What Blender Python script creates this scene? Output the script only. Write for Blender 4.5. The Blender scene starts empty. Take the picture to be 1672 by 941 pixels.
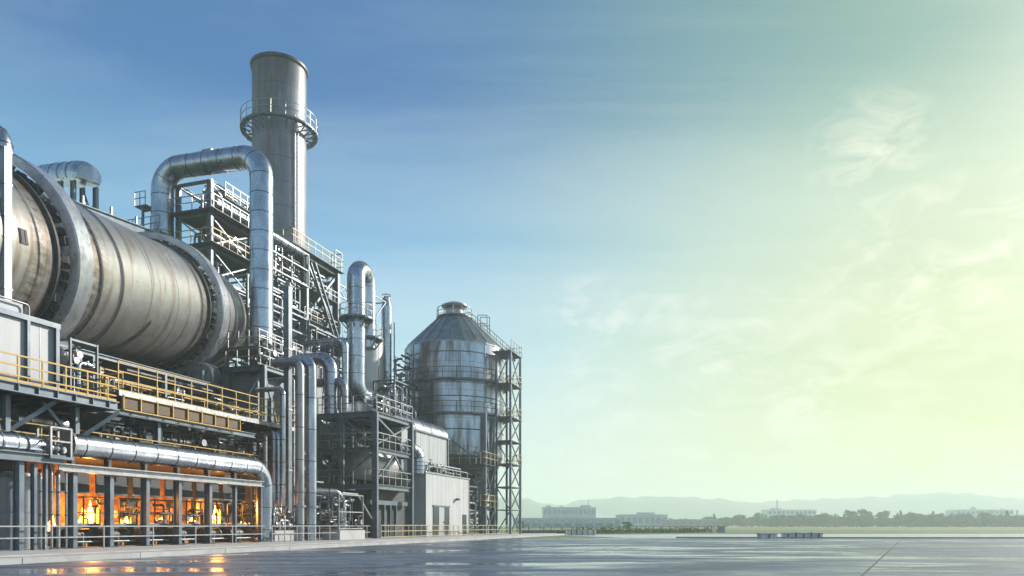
import bpy, bmesh, math, random
from mathutils import Vector, Matrix
random.seed(7)
R = math.radians
sc = bpy.context.scene
COL = sc.collection
# ------------------------------------------------------------------ camera
F, CX, HY, H = 1200.0, 836.0, 858.0, 1.55       # focal length and horizon measured in the photograph's pixels
cam_d = bpy.data.cameras.new('camera'); cam = bpy.data.objects.new('camera', cam_d); COL.objects.link(cam)
cam.location = (0, 0, H); cam.rotation_euler = (R(90), 0, 0)
cam_d.sensor_width = 36; cam_d.lens = 36*F/1672; cam_d.shift_y = (HY-470.5)/1672
cam_d.clip_end = 6000; cam_d.clip_start = .1
sc.camera = cam
# ------------------------------------------------------------------ sky and sun
SUN_AZ, SUN_EL = R(32), R(25)                     # azimuth measured from +X towards +Y
w = bpy.data.worlds.new('World'); sc.world = w; w.use_nodes = True
nt = w.node_tree; nt.nodes.clear()
def N(tree, t, **k):
    n = tree.nodes.new(t)
    for a, b in k.items(): setattr(n, a, b)
    return n
def L(tree, a, b): tree.links.new(a, b)
def MATH(t, op, a, b=None, c=None, clamp=False):
    n = N(t, 'ShaderNodeMath', operation=op, use_clamp=clamp)
    for i, x in enumerate((a, b, c)):
        if x is None: continue
        if isinstance(x, (int, float)): n.inputs[i].default_value = x
        else: L(t, x, n.inputs[i])
    return n.outputs[0]
def RAMP(t, fac, stops, interp='LINEAR'):
    n = N(t, 'ShaderNodeValToRGB'); n.color_ramp.interpolation = interp
    e = n.color_ramp.elements
    while len(e) < len(stops): e.new(.5)
    for i, (p, c) in enumerate(stops):
        e[i].position = p; e[i].color = (c[0], c[1], c[2], 1)
    L(t, fac, n.inputs[0]); return n.outputs[0]
def MIXC(t, fac, a, b, mode='MIX'):
    n = N(t, 'ShaderNodeMix', data_type='RGBA', blend_type=mode)
    for i, x in ((0, fac), (6, a), (7, b)):
        if isinstance(x, (int, float)): n.inputs[i].default_value = x
        elif isinstance(x, tuple): n.inputs[i].default_value = (x[0], x[1], x[2], 1)
        else: L(t, x, n.inputs[i])
    return n.outputs[2]
def NOISE(t, vec, scale, detail=4, rough=.55, dist=0):
    n = N(t, 'ShaderNodeTexNoise'); n.inputs['Scale'].default_value = scale; n.inputs['Detail'].default_value = detail
    n.inputs['Roughness'].default_value = rough; n.inputs['Distortion'].default_value = dist
    if vec is not None: L(t, vec, n.inputs['Vector'])
    return n.outputs[0]
def MAPV(t, vec, loc=(0,0,0), rot=(0,0,0), scl=(1,1,1)):
    n = N(t, 'ShaderNodeMapping'); n.inputs[1].default_value = loc; n.inputs[2].default_value = rot; n.inputs[3].default_value = scl
    L(t, vec, n.inputs[0]); return n.outputs[0]
tc = N(nt, 'ShaderNodeTexCoord'); sep = N(nt, 'ShaderNodeSeparateXYZ'); L(nt, tc.outputs['Generated'], sep.inputs[0])
sx, sy, sz = sep.outputs
hor = MATH(nt, 'SQRT', MATH(nt, 'ADD', MATH(nt, 'ADD', MATH(nt, 'MULTIPLY', sx, sx), MATH(nt, 'MULTIPLY', sy, sy)), 1e-4))
az = MATH(nt, 'DIVIDE', sx, hor)
mr = N(nt, 'ShaderNodeMapRange', interpolation_type='SMOOTHSTEP'); L(nt, az, mr.inputs[0])
mr.inputs[1].default_value = -.20; mr.inputs[2].default_value = .54
cold = RAMP(nt, sz, [(0, (.80,.90,.88)), (.10, (.70,.88,.95)), (.22, (.50,.77,.94)), (.34, (.20,.49,.78)), (.5, (.018,.16,.45)), (.85, (.03,.13,.33))])
warm = RAMP(nt, sz, [(0, (.80,.86,.34)), (.10, (.79,.86,.36)), (.25, (.74,.83,.45)), (.38, (.60,.76,.53)), (.5, (.27,.47,.38)), (.60, (.16,.36,.29)), (.85, (.06,.20,.22))])
fm_ = N(nt, 'ShaderNodeMapRange', interpolation_type='SMOOTHSTEP'); L(nt, MATH(nt, 'DIVIDE', sy, hor), fm_.inputs[0])
fm_.inputs[1].default_value = .50; fm_.inputs[2].default_value = .84     # the yellow glow lies round the low sun; behind the camera the sky is blue
wf = MATH(nt, 'MULTIPLY', mr.outputs[0], fm_.outputs[0])
grad = MIXC(nt, wf, cold, warm)
den = MATH(nt, 'ADD', MATH(nt, 'MAXIMUM', sz, 0.0), .12)
cmb = N(nt, 'ShaderNodeCombineXYZ'); L(nt, MATH(nt, 'DIVIDE', sx, den), cmb.inputs[0]); L(nt, MATH(nt, 'DIVIDE', sy, den), cmb.inputs[1])
cn = NOISE(nt, MAPV(nt, cmb.outputs[0], rot=(0,0,R(-28)), scl=(.22, 1.0, 1)), 1.5, 8, .6, .9)
veil = RAMP(nt, cn, [(.42, (0,0,0)), (.72, (1,1,1))])
cn2 = NOISE(nt, MAPV(nt, tc.outputs['Generated'], scl=(1,1,2.2)), 16, 7, .62, .9)
def puff(x, y, z, r):
    v = Vector((x, y, z)).normalized()
    d = N(nt, 'ShaderNodeVectorMath', operation='DISTANCE'); d.inputs[1].default_value = v
    L(nt, MAPV(nt, tc.outputs['Generated']), d.inputs[0])
    return MATH(nt, 'SUBTRACT', 1.0, MATH(nt, 'DIVIDE', d.outputs['Value'], r), clamp=True)
pf = None
for px, py, r in ((1425, 252, .075), (1460, 232, .05), (1065, 516, .05), (955, 522, .06), (1010, 560, .10), (1160, 600, .12), (980, 700, .10), (1500, 470, .14), (1600, 430, .12), (1170, 690, .10), (1330, 640, .12)):
    q = puff((px-CX)/F, 1, (HY-py)/F, r)
    pf = q if pf is None else MATH(nt, 'MAXIMUM', pf, q)
pm = MATH(nt, 'MULTIPLY', MATH(nt, 'POWER', pf, .6), RAMP(nt, cn2, [(.46, (0,0,0)), (.66, (1,1,1))]))
cl = MATH(nt, 'ADD', MATH(nt, 'MULTIPLY', veil, .28), MATH(nt, 'MULTIPLY', pm, .62), clamp=True)
tint = MIXC(nt, wf, (.84,.95,1.0), (1.08,1.08,.80))
grad = MIXC(nt, cl, grad, tint)
sv_ = N(nt, 'ShaderNodeVectorMath', operation='DOT_PRODUCT'); L(nt, tc.outputs['Generated'], sv_.inputs[0])
sv_.inputs[1].default_value = (math.cos(SUN_AZ)*math.cos(SUN_EL), math.sin(SUN_AZ)*math.cos(SUN_EL), math.sin(SUN_EL))
halo = MATH(nt, 'POWER', MATH(nt, 'MAXIMUM', sv_.outputs['Value'], 0.0), 42.0)      # bright warm air round the sun, outside the frame
grad = MIXC(nt, halo, grad, (3.5, 3.1, 2.5))
sky = N(nt, 'ShaderNodeTexSky', sky_type='NISHITA', sun_disc=False); sky.sun_elevation = SUN_EL; sky.sun_rotation = R(90)-SUN_AZ
up = N(nt, 'ShaderNodeVectorMath', operation='SCALE'); up.inputs['Scale'].default_value = 7.0; L(nt, grad, up.inputs[0])
allsky = MIXC(nt, .10, up.outputs[0], sky.outputs[0])
bg = N(nt, 'ShaderNodeBackground'); bg.inputs[1].default_value = .1; L(nt, allsky, bg.inputs[0])
wo = N(nt, 'ShaderNodeOutputWorld'); L(nt, bg.outputs[0], wo.inputs[0])
sd = bpy.data.lights.new('sun', 'SUN'); sun = bpy.data.objects.new('sun', sd); COL.objects.link(sun)
sd.energy = 5.0; sd.angle = R(.5); sd.color = (1, .935, .84)
sdir = Vector((math.cos(SUN_AZ)*math.cos(SUN_EL), math.sin(SUN_AZ)*math.cos(SUN_EL), math.sin(SUN_EL)))
sun.rotation_euler = sdir.to_track_quat('Z', 'Y').to_euler()
vs = sc.view_settings; vs.view_transform = 'Standard'; vs.look = 'None'; vs.exposure = .52; vs.gamma = 1; vs.use_curve_mapping = False
sc.render.engine = 'CYCLES'; sc.cycles.use_denoising = True; sc.cycles.max_bounces = 6; sc.cycles.volume_bounces = 3
sc.cycles.sample_clamp_indirect = 6
# ------------------------------------------------------------------ plant frame: u runs along the kerb, v runs back from it
S, C_ = math.sin(R(18)), math.cos(R(18))
def W(u, v, z): return Vector((u*S-v*C_, u*C_+v*S, z))
def PV(px, py, v):
    x = (px-CX)/F; Y = v/(S-x*C_); return Vector((x*Y, Y, H+(HY-py)/F*Y))
def PU(px, py, u):
    x = (px-CX)/F; Y = u/(x*S+C_); return Vector((x*Y, Y, H+(HY-py)/F*Y))
def PY(px, py, Y): return Vector(((px-CX)/F*Y, Y, H+(HY-py)/F*Y))
def U(p): return p.x*S+p.y*C_
def V(p): return -p.x*C_+p.y*S
def uv(px, v): return U(PV(px, HY, v))
def vu(px, u): return V(PU(px, HY, u))
def zv(px, py, v): return PV(px, py, v).z
# ------------------------------------------------------------------ mesh builder
UP = Vector((0, 0, 1)); UA = W(1, 0, 0); VA = W(0, 1, 0)
def frame_for(d):
    d = d.normalized()
    a = d.cross(UP)
    if a.length < 1e-3: a = UA.copy()
    a.normalize(); return a, a.cross(d).normalized()
class MB:
    def __init__(s): s.v = []; s.f = []; s.sm = []; s.mi = []; s.cur = 0
    def add(s, vs_, fs, smooth=False):
        o = len(s.v); s.v += [Vector(x) for x in vs_]
        for f in fs: s.f.append([o+i for i in f]); s.sm.append(smooth); s.mi.append(s.cur)
        return s
    def hexa(s, p): return s.add(p, [(0,3,2,1),(4,5,6,7),(0,1,5,4),(1,2,6,5),(2,3,7,6),(3,0,4,7)])
    def box(s, u0, u1, v0, v1, z0, z1):
        return s.hexa([W(u0,v0,z0),W(u1,v0,z0),W(u1,v1,z0),W(u0,v1,z0),W(u0,v0,z1),W(u1,v0,z1),W(u1,v1,z1),W(u0,v1,z1)])
    def wbox(s, x0, x1, y0, y1, z0, z1):
        return s.hexa([(x0,y0,z0),(x1,y0,z0),(x1,y1,z0),(x0,y1,z0),(x0,y0,z1),(x1,y0,z1),(x1,y1,z1),(x0,y1,z1)])
    def beam(s, a, b, wd=.15, ht=None):
        a, b = Vector(a), Vector(b); ht = ht or wd; d = b-a
        if abs(d.normalized().z) > .98: x, y = UA*wd/2, VA*ht/2
        else:
            x, y = frame_for(d); x, y = x*wd/2, y*ht/2
        return s.hexa([a-x-y, a+x-y, a+x+y, a-x+y, b-x-y, b+x-y, b+x+y, b-x+y])
    def hcol(s, a, b, wd=.4, t=.05):     # H-section column, flanges facing -v and +v
        a, b = Vector(a), Vector(b); fw = wd*.62; dp = wd*1.12
        for k in (-1, 1):
            o = VA*(k*(dp/2-t/2)); s.beam(a+o, b+o, fw, t)
        x, y = UA*t/2, VA*(dp/2-t)
        return s.hexa([a-x-y, a+x-y, a+x+y, a-x+y, b-x-y, b+x-y, b+x+y, b-x+y])
    def ibeam(s, a, b, wd=.3, ht=.4, t=.05):
        a, b = Vector(a), Vector(b); x, y = frame_for(b-a)
        if y.z < 0: y = -y
        for k in (-1, 1): s.beam(a+y*(k*(ht/2-t/2)), b+y*(k*(ht/2-t/2)), wd, t)
        return s.beam(a, b, t, ht-2*t)
    def tube(s, pts, r, n=10, cap=True, closed=False):
        pts = [Vector(p) for p in pts]; m = len(pts); rr = r if isinstance(r, (list, tuple)) else [r]*m
        tg = []
        for i in range(m):
            if closed: d = pts[(i+1) % m]-pts[i-1]
            else: d = pts[min(i+1, m-1)]-pts[max(i-1, 0)]
            tg.append(d.normalized())
        a, b = frame_for(tg[0]); vs_ = []
        for i in range(m):
            if i:
                ax = tg[i-1].cross(tg[i])
                if ax.length > 1e-6:
                    q = Matrix.Rotation(tg[i-1].angle(tg[i]), 3, ax.normalized()); a = q @ a; b = q @ b
            for k in range(n):
                t = 2*math.pi*k/n; vs_.append(pts[i]+(a*math.cos(t)+b*math.sin(t))*rr[i])
        fs = []
        for i in range(m if closed else m-1):
            j = (i+1) % m
            for k in range(n):
                fs.append((i*n+k, i*n+(k+1) % n, j*n+(k+1) % n, j*n+k))
        s.add(vs_, fs, n > 6)
        if cap and not closed:
            s.add(vs_[:n], [tuple(range(n))[::-1]]); s.add(vs_[-n:], [tuple(range(n))])
        return s
    def lathe(s, base, axis, prof, n=32, a0=0, a1=2*math.pi, smooth=True):
        base = Vector(base); axis = Vector(axis).normalized(); a, b = frame_for(axis); full = abs(a1-a0-2*math.pi) < 1e-4
        cnt = n if full else n+1; vs_ = []
        for r, h in prof:
            for k in range(cnt):
                t = a0+(a1-a0)*k/n; vs_.append(base+axis*h+(a*math.cos(t)+b*math.sin(t))*r)
        for i in range(len(prof)-1):
            fs = []
            sharp = vs_[i*cnt:(i+1)*cnt]+vs_[(i+1)*cnt:(i+2)*cnt]
            for k in range(n): fs.append((k, (k+1) % cnt, cnt+(k+1) % cnt, cnt+k))
            s.add(sharp, fs, smooth)
        return s
    def ring(s, c, r, rt, n=32, axis=UP, a0=0, a1=2*math.pi, m=6):
        a, b = frame_for(Vector(axis)); full = abs(a1-a0-2*math.pi) < 1e-4
        pts = [Vector(c)+(a*math.cos(t)+b*math.sin(t))*r for t in [a0+(a1-a0)*k/n for k in range(n if full else n+1)]]
        return s.tube(pts, rt, m, closed=full)
    def build(s, name, mat, parent=None, base=None):
        me = bpy.data.meshes.new(name)
        b = Vector(base) if base is not None else (parent['_b'] if parent is not None else None)
        b = Vector(b) if b is not None else Vector((0, 0, 0))
        me.from_pydata([p-b for p in s.v], [], s.f); me.polygons.foreach_set('use_smooth', s.sm); me.polygons.foreach_set('material_index', s.mi)
        bm = bmesh.new(); bm.from_mesh(me); bmesh.ops.recalc_face_normals(bm, faces=bm.faces); bm.to_mesh(me); bm.free()
        me.materials.append(mat)
        if 1 in s.mi: me.materials.append(SEAM)
        o = bpy.data.objects.new(name, me); COL.objects.link(o); BASE[o.name] = b
        if parent is not None: o.parent = parent['o']; 
        else: o.location = b
        return o
BASE = {}
class Ref(dict): pass
def ref(o): return {'o': o, '_b': BASE[o.name]}
def thing(name, label, cat, base, group=None):
    o = bpy.data.objects.new(name, None); COL.objects.link(o); o.location = Vector(base); o.empty_display_size = .3
    o['label'] = label; o['category'] = cat
    if group: o['group'] = group
    BASE[o.name] = Vector(base); return ref(o)
def part(p, name, mb, mat, label=None):
    o = mb.build(name, mat, p)
    if label: o['label'] = label
    return ref(o)
def solo(name, mb, mat, label, cat, base, group=None):
    o = mb.build(name, mat, None, base); o['label'] = label; o['category'] = cat
    if group: o['group'] = group
    return o
def struct(name, mb, mat, kind='structure'):
    o = mb.build(name, mat); o['kind'] = kind; return o
def fillet(pts, r, n=6):
    pts = [Vector(p) for p in pts]; out = [pts[0]]
    for i in range(1, len(pts)-1):
        a, b, c = pts[i-1], pts[i], pts[i+1]; d0, d1 = (a-b), (c-b)
        ang = d0.angle(d1)
        if ang > math.pi-.02 or ang < .05: out.append(b); continue
        t = min(r/math.tan(ang/2), d0.length*.49 if i > 1 else d0.length*.98, d1.length*.49 if i < len(pts)-2 else d1.length*.98)
        d0.normalize(); d1.normalize(); rr = t*math.tan(ang/2)
        ctr = b+(d0+d1).normalized()*(rr/math.sin(ang/2))
        p0, p1 = b+d0*t, b+d1*t; e0, e1 = p0-ctr, p1-ctr; ax = e0.cross(e1).normalized(); tot = e0.angle(e1)
        for k in range(n+1): out.append(ctr+Matrix.Rotation(tot*k/n, 3, ax) @ e0)
    out.append(pts[-1]); return out
def along(pts, step, start=.5):
    out = []; d = start; acc = 0
    for a, b in zip(pts[:-1], pts[1:]):
        l = (b-a).length
        while d <= acc+l:
            out.append((a+(b-a)*((d-acc)/l), (b-a).normalized())); d += step
        acc += l
    return out
def pipe_mb(pts, r, bend=None, band=0, n=16, seg=7, bh=.03):
    pp = fillet(pts, bend or r*2, seg); mb = MB(); mb.tube(pp, r, n)
    if band:
        mb.cur = 1
        for p, d in along(pp, band, band*.5): mb.tube([p-d*.032, p+d*.032], r+bh, n)
        mb.cur = 0
    return mb
# ------------------------------------------------------------------ materials
MATS = {}
def mat(name, col=(.5,.5,.5), rough=.5, metal=0.0, col2=None, nscale=2.0, stretch=(1,1,1), lo=.4, hi=.65, rvar=.0, bump=0.0, bscale=8.0, emit=None, estr=0, detail=5, spots=None, coat=0, spec=None):
    m = bpy.data.materials.new(name); m.use_nodes = True; t = m.node_tree; b = t.nodes['Principled BSDF']
    b.inputs['Base Color'].default_value = (*col, 1); b.inputs['Roughness'].default_value = rough; b.inputs['Metallic'].default_value = metal
    if spec is not None: b.inputs['Specular IOR Level'].default_value = spec
    g = N(t, 'ShaderNodeNewGeometry'); vec = MAPV(t, g.outputs['Position'], scl=stretch)
    if col2:
        n1 = NOISE(t, vec, nscale, detail, .6, .3)
        c = MIXC(t, RAMP(t, n1, [(lo, (0,0,0)), (hi, (1,1,1))]), col, col2)
        if spots:
            n3 = NOISE(t, g.outputs['Position'], nscale*5, 6, .7)
            c = MIXC(t, RAMP(t, n3, [(.60, (0,0,0)), (.72, (.8,.8,.8))]), c, spots)
        L(t, c, b.inputs['Base Color'])
    if rvar:
        n2 = NOISE(t, vec, nscale*1.7, 4, .6)
        L(t, MATH(t, 'MULTIPLY_ADD', n2, rvar*2, rough-rvar, clamp=True), b.inputs['Roughness'])
    if bump:
        bp = N(t, 'ShaderNodeBump'); bp.inputs['Strength'].default_value = bump; bp.inputs['Distance'].default_value = .05
        L(t, NOISE(t, g.outputs['Position'], bscale, 4), bp.inputs['Height']); L(t, bp.outputs[0], b.inputs['Normal'])
    if emit:
        b.inputs['Emission Color'].default_value = (*emit, 1); b.inputs['Emission Strength'].default_value = estr
    MATS[name] = m; return m
STEEL = mat('blue grey steel paint', (.085,.115,.150), .42, .3, (.15,.18,.205), 1.1, lo=.4, hi=.7, rvar=.12, spots=(.12,.085,.06))
DSTEEL = mat('dark steel', (.028,.033,.040), .5, .4, (.06,.058,.055), 1.5, rvar=.1)
GALV = mat('galvanised steel', (.30,.31,.325), .40, .65, (.20,.21,.22), 3, rvar=.12)
CLAD = mat('aluminium cladding', (.43,.475,.54), .27, .97, (.28,.31,.36), .9, (1,1,.4), .40, .62, .12, .09, 1.4, spots=(.20,.19,.18))
CLAD2 = mat('weathered cladding', (.33,.34,.36), .36, .9, (.21,.195,.185), 1.2, (1,1,.35), .42, .7, .14, .08, 1.2)
TANKM = mat('pale tank plate', (.44,.44,.44), .42, .5, (.30,.295,.29), .8, (1,1,.2), .4, .7, .1, .06, 1.2)
TYRE = mat('polished ring steel', (.40,.42,.46), .30, .65, (.28,.29,.32), 1.3, rvar=.12)
SEAM = mat('dark pipe seam', (.06,.065,.075), .5, .6)
CONC = mat('pale concrete', (.40,.40,.39), .8, 0, (.30,.30,.295), .7, rvar=.08, bump=.15, bscale=6)
YEL = mat('yellow rail paint', (.47,.275,.02), .45, 0, (.27,.16,.03), 6, lo=.5, hi=.75)
GREYR = mat('grey rail paint', (.30,.31,.32), .45, .4, (.20,.20,.20), 5)
DECK = mat('deck plate', (.09,.10,.11), .6, .4, (.10,.10,.10), 3)
WHITE = mat('white panel', (.38,.40,.425), .5, 0, (.29,.305,.325), .8, (1,1,.2), .4, .75)
PANEL = mat('grey cladding panel', (.17,.185,.205), .5, .3, (.12,.125,.135), .7, (1,1,.25), rvar=.08)
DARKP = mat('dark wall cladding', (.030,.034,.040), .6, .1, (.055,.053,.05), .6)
BROWN = mat('brown trough plate', (.085,.047,.014), .6, .1, (.05,.028,.012), 1.2)
GLASS = mat('dark glazing', (.05,.065,.08), .12, .2)
RUBBER = mat('black rubber', (.02,.02,.02), .7)
LEDGE = mat('red brown valve paint', (.25,.07,.03), .5, .1)
def seam_mat(name, base, base2, rough, metal, seam_z, lw=.035, soot=None, streak=.5, stain=(.22,.16,.11), axis=None, off=0):
    """plate metal with seam lines at a spacing along z (or along an axis) and vertical weather streaks"""
    m = bpy.data.materials.new(name); m.use_nodes = True; t = m.node_tree; b = t.nodes['Principled BSDF']
    g = N(t, 'ShaderNodeNewGeometry'); pos = g.outputs['Position']
    n1 = NOISE(t, MAPV(t, pos, scl=(1, 1, .12)), 1.0, 6, .6, .2)
    n0 = NOISE(t, pos, .35, 4, .6)
    c = MIXC(t, RAMP(t, n0, [(.35, (0,0,0)), (.7, (1,1,1))]), base, base2)
    c = MIXC(t, MATH(t, 'MULTIPLY', RAMP(t, n1, [(.47, (0,0,0)), (.66, (1,1,1))]), streak), c, stain)
    s3 = N(t, 'ShaderNodeSeparateXYZ'); L(t, pos, s3.inputs[0])
    fr = MATH(t, 'FRACT', MATH(t, 'DIVIDE', MATH(t, 'ADD', s3.outputs[2], off), seam_z))
    ln = MATH(t, 'LESS_THAN', MATH(t, 'ABSOLUTE', MATH(t, 'SUBTRACT', fr, .5)), lw/seam_z)
    c = MIXC(t, MATH(t, 'MULTIPLY', ln, .55), c, (.06,.06,.06))
    if soot:
        c = MIXC(t, MATH(t, 'MULTIPLY', RAMP(t, MATH(t, 'MULTIPLY_ADD', n1, .12, MATH(t, 'DIVIDE', s3.outputs[2], soot)), [(.93, (0,0,0)), (1.0, (1,1,1))]), .6), c, (.04,.038,.035))
    L(t, c, b.inputs['Base Color']); b.inputs['Metallic'].default_value = metal
    L(t, MATH(t, 'MULTIPLY_ADD', n1, .35, rough-.17, clamp=True), b.inputs['Roughness'])
    bp = N(t, 'ShaderNodeBump'); bp.inputs['Strength'].default_value = .12; bp.inputs['Distance'].default_value = .06
    L(t, NOISE(t, pos, .9, 3), bp.inputs['Height']); L(t, bp.outputs[0], b.inputs['Normal'])
    return m
CHIM = seam_mat('chimney plate', (.185,.205,.24), (.125,.145,.175), .5, .35, 3.2, .06, 66, streak=.75, stain=(.11,.095,.085))
SILO = seam_mat('silo plate', (.42,.49,.58), (.26,.31,.38), .31, .92, 4.0, streak=1.0, stain=(.13,.105,.085), off=1.2)
SILOL = seam_mat('hopper plate', (.20,.20,.205), (.12,.118,.115), .42, .7, 3.0, streak=.8, stain=(.16,.12,.085))
def drum_mat():
    m = bpy.data.materials.new('kiln shell plate'); m.use_nodes = True; t = m.node_tree; b = t.nodes['Principled BSDF']
    tc_ = N(t, 'ShaderNodeTexCoord'); pos = tc_.outputs['Object']
    s3 = N(t, 'ShaderNodeSeparateXYZ'); L(t, pos, s3.inputs[0])
    n0 = NOISE(t, pos, .45, 6, .65, .4)
    band = NOISE(t, MAPV(t, pos, scl=(.16, 1.3, .16)), 1.0, 5, .6, .3)
    fine = NOISE(t, MAPV(t, pos, scl=(.9, .25, .9)), 3.5, 5, .7)
    c = MIXC(t, RAMP(t, n0, [(.36, (0,0,0)), (.66, (1,1,1))]), (.47,.46,.45), (.30,.285,.27))
    c = MIXC(t, MATH(t, 'MULTIPLY', RAMP(t, band, [(.53, (0,0,0)), (.66, (1,1,1))]), .7), c, (.20,.135,.09))
    c = MIXC(t, MATH(t, 'MULTIPLY', RAMP(t, fine, [(.62, (0,0,0)), (.75, (1,1,1))]), .5), c, (.14,.10,.08))
    for y0, hw_ in ((1.9, 2.4), (19.2, 1.7), (-3.4, 1.6)):
        k = MATH(t, 'SUBTRACT', 1.0, MATH(t, 'DIVIDE', MATH(t, 'ABSOLUTE', MATH(t, 'SUBTRACT', s3.outputs[1], y0)), hw_), clamp=True)
        k = MATH(t, 'MULTIPLY', k, RAMP(t, fine, [(.36, (0,0,0)), (.60, (1,1,1))]))
        c = MIXC(t, MATH(t, 'MULTIPLY', k, .9), c, (.15,.095,.06))
    L(t, c, b.inputs['Base Color']); b.inputs['Metallic'].default_value = .74
    L(t, MATH(t, 'MULTIPLY_ADD', n0, .3, .16, clamp=True), b.inputs['Roughness'])
    bp = N(t, 'ShaderNodeBump'); bp.inputs['Strength'].default_value = .18; bp.inputs['Distance'].default_value = .08
    L(t, NOISE(t, pos, 1.1, 4), bp.inputs['Height']); L(t, bp.outputs[0], b.inputs['Normal'])
    return m
DRUM = drum_mat()
def panel_mat(name, c0, c1, rough, pitch=1.2):   # vertical standing seams along u
    m = bpy.data.materials.new(name); m.use_nodes = True; t = m.node_tree; b = t.nodes['Principled BSDF']
    g = N(t, 'ShaderNodeNewGeometry'); pos = g.outputs['Position']
    n1 = NOISE(t, MAPV(t, pos, scl=(1,1,.15)), 1.2, 6, .6)
    c = MIXC(t, RAMP(t, n1, [(.40, (0,0,0)), (.75, (1,1,1))]), c0, c1)
    r = MAPV(t, pos, rot=(0, 0, R(-72))); s3 = N(t, 'ShaderNodeSeparateXYZ'); L(t, r, s3.inputs[0])
    ln = MATH(t, 'LESS_THAN', MATH(t, 'FRACT', MATH(t, 'DIVIDE', s3.outputs[0], pitch)), .075)
    c = MIXC(t, MATH(t, 'MULTIPLY', ln, .6), c, (.13,.13,.13))
    s4 = N(t, 'ShaderNodeSeparateXYZ'); L(t, pos, s4.inputs[0])
    dirt = RAMP(t, MATH(t, 'MULTIPLY_ADD', n1, 1.6, MATH(t, 'MULTIPLY', s4.outputs[2], -.9)), [(.18, (0,0,0)), (.6, (1,1,1))])
    c = MIXC(t, MATH(t, 'MULTIPLY', dirt, .55), c, (.14,.13,.11))
    L(t, c, b.inputs['Base Color']); b.inputs['Roughness'].default_value = rough
    bp = N(t, 'ShaderNodeBump'); bp.inputs['Strength'].default_value = .1; bp.inputs['Distance'].default_value = .03
    L(t, NOISE(t, pos, 1.0, 3), bp.inputs['Height']); L(t, bp.outputs[0], b.inputs['Normal'])
    return m
WPAN = panel_mat('white profiled sheet', (.45,.46,.47), (.32,.325,.33), .45)
GPAN = panel_mat('grey profiled sheet', (.17,.185,.205), (.11,.115,.125), .5, 1.0)
BPAN = panel_mat('boiler casing sheet', (.42,.44,.46), (.30,.31,.32), .35, 2.4)
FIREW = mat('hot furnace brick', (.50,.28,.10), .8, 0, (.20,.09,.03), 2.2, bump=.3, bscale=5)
FLAME = mat('flame core', (1,.6,.2), 1, 0, emit=(1,.55,.12), estr=6)
FLAME2 = mat('flame tongue', (1,.4,.05), 1, 0, emit=(1,.34,.035), estr=3.5)
GLOW = mat('glowing coal bed', (.3,.1,.03), .9, 0, emit=(1,.34,.04), estr=.9)
# ------------------------------------------------------------------ helpers for repeated steelwork
POSTS = {}
def post_mesh(h, r, m):
    k = (round(h, 2), r, m.name)
    if k not in POSTS:
        mb = MB(); mb.beam((0,0,0), (0,0,h), r*2)
        o = mb.build('post', m, None, (0,0,0)); POSTS[k] = o.data; COL.objects.unlink(o); bpy.data.objects.remove(o)
    return POSTS[k]
def railing(pts, h=1.1, m=YEL, parent=None, step=1.5, rails=(1, .55), r=.028, toe=0, label=None, name='railing', closed=False, thinglab=None, cat='railing', group=None):
    pts = [Vector(p) for p in pts]
    if closed: pts = pts+[pts[0]]
    mb = MB()
    for k in rails:
        for a, b in zip(pts[:-1], pts[1:]): mb.beam(a+UP*(h*k), b+UP*(h*k), r*2.1)
    if toe:
        for a, b in zip(pts[:-1], pts[1:]): mb.beam(a+UP*toe/2, b+UP*toe/2, .03, toe)
    tot = sum((b-a).length for a, b in zip(pts[:-1], pts[1:]))
    n = max(2, round(tot/step)+1); sp = [p for p, d in along(pts, tot/(n-1)*.9999, 0)]
    if closed: sp = sp[:-1]
    if parent is None:
        top = thing(name, thinglab, cat, pts[0], group); rl = part(top, 'handrail', mb, m); tgt = top
    else:
        rl = part(parent, name, mb, m, label); tgt = rl
    me = post_mesh(h, r, m)
    for p in sp:
        o = bpy.data.objects.new('post', me); COL.objects.link(o); o.parent = tgt['o']
        o.location = p-tgt['_b'] if parent is None else p-parent['_b']
    return rl
def circle(c, r, n=28, a0=0, a1=2*math.pi):
    full = abs(a1-a0-2*math.pi) < 1e-4
    return [Vector(c)+Vector((math.cos(t)*r, math.sin(t)*r, 0)) for t in [a0+(a1-a0)*k/n for k in range(n if full else n+1)]]
def ring_gallery(T, c, r0, r1, h, m=YEL, dm=STEEL, n=36, nb=16, step=2.0, name='gallery', fl=None, rr=.028):
    mb = MB(); f0 = fl or r0; mb.lathe(c, UP, [(f0, 0), (r1, 0), (r1, .22), (r1-.05, .22), (r1-.05, .1), (f0, .1), (f0, 0)], n, smooth=False)
    g = part(T, name, mb, dm)
    for k in range(nb):
        t = 2*math.pi*k/nb; d = Vector((math.cos(t), math.sin(t), 0)); c = Vector(c); b = MB()
        b.beam(c+d*(r1-.1)+UP*-.06, c+d*r0+UP*-1.0, .12); b.beam(c+d*r0+UP*-.06, c+d*(r1-.05)+UP*-.06, .1, .14)
        part(g, 'bracket', b, dm)
    railing(circle(Vector(c)+UP*.1, r1-.05, n), h, m, T, step, closed=True, r=rr)
def xbrace(a, b, c, d, wd=.1):    # two crossing diagonals of quad a-b-c-d
    mb = MB(); mb.beam(a, c, wd); mb.beam(b, d, wd); return mb
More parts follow.
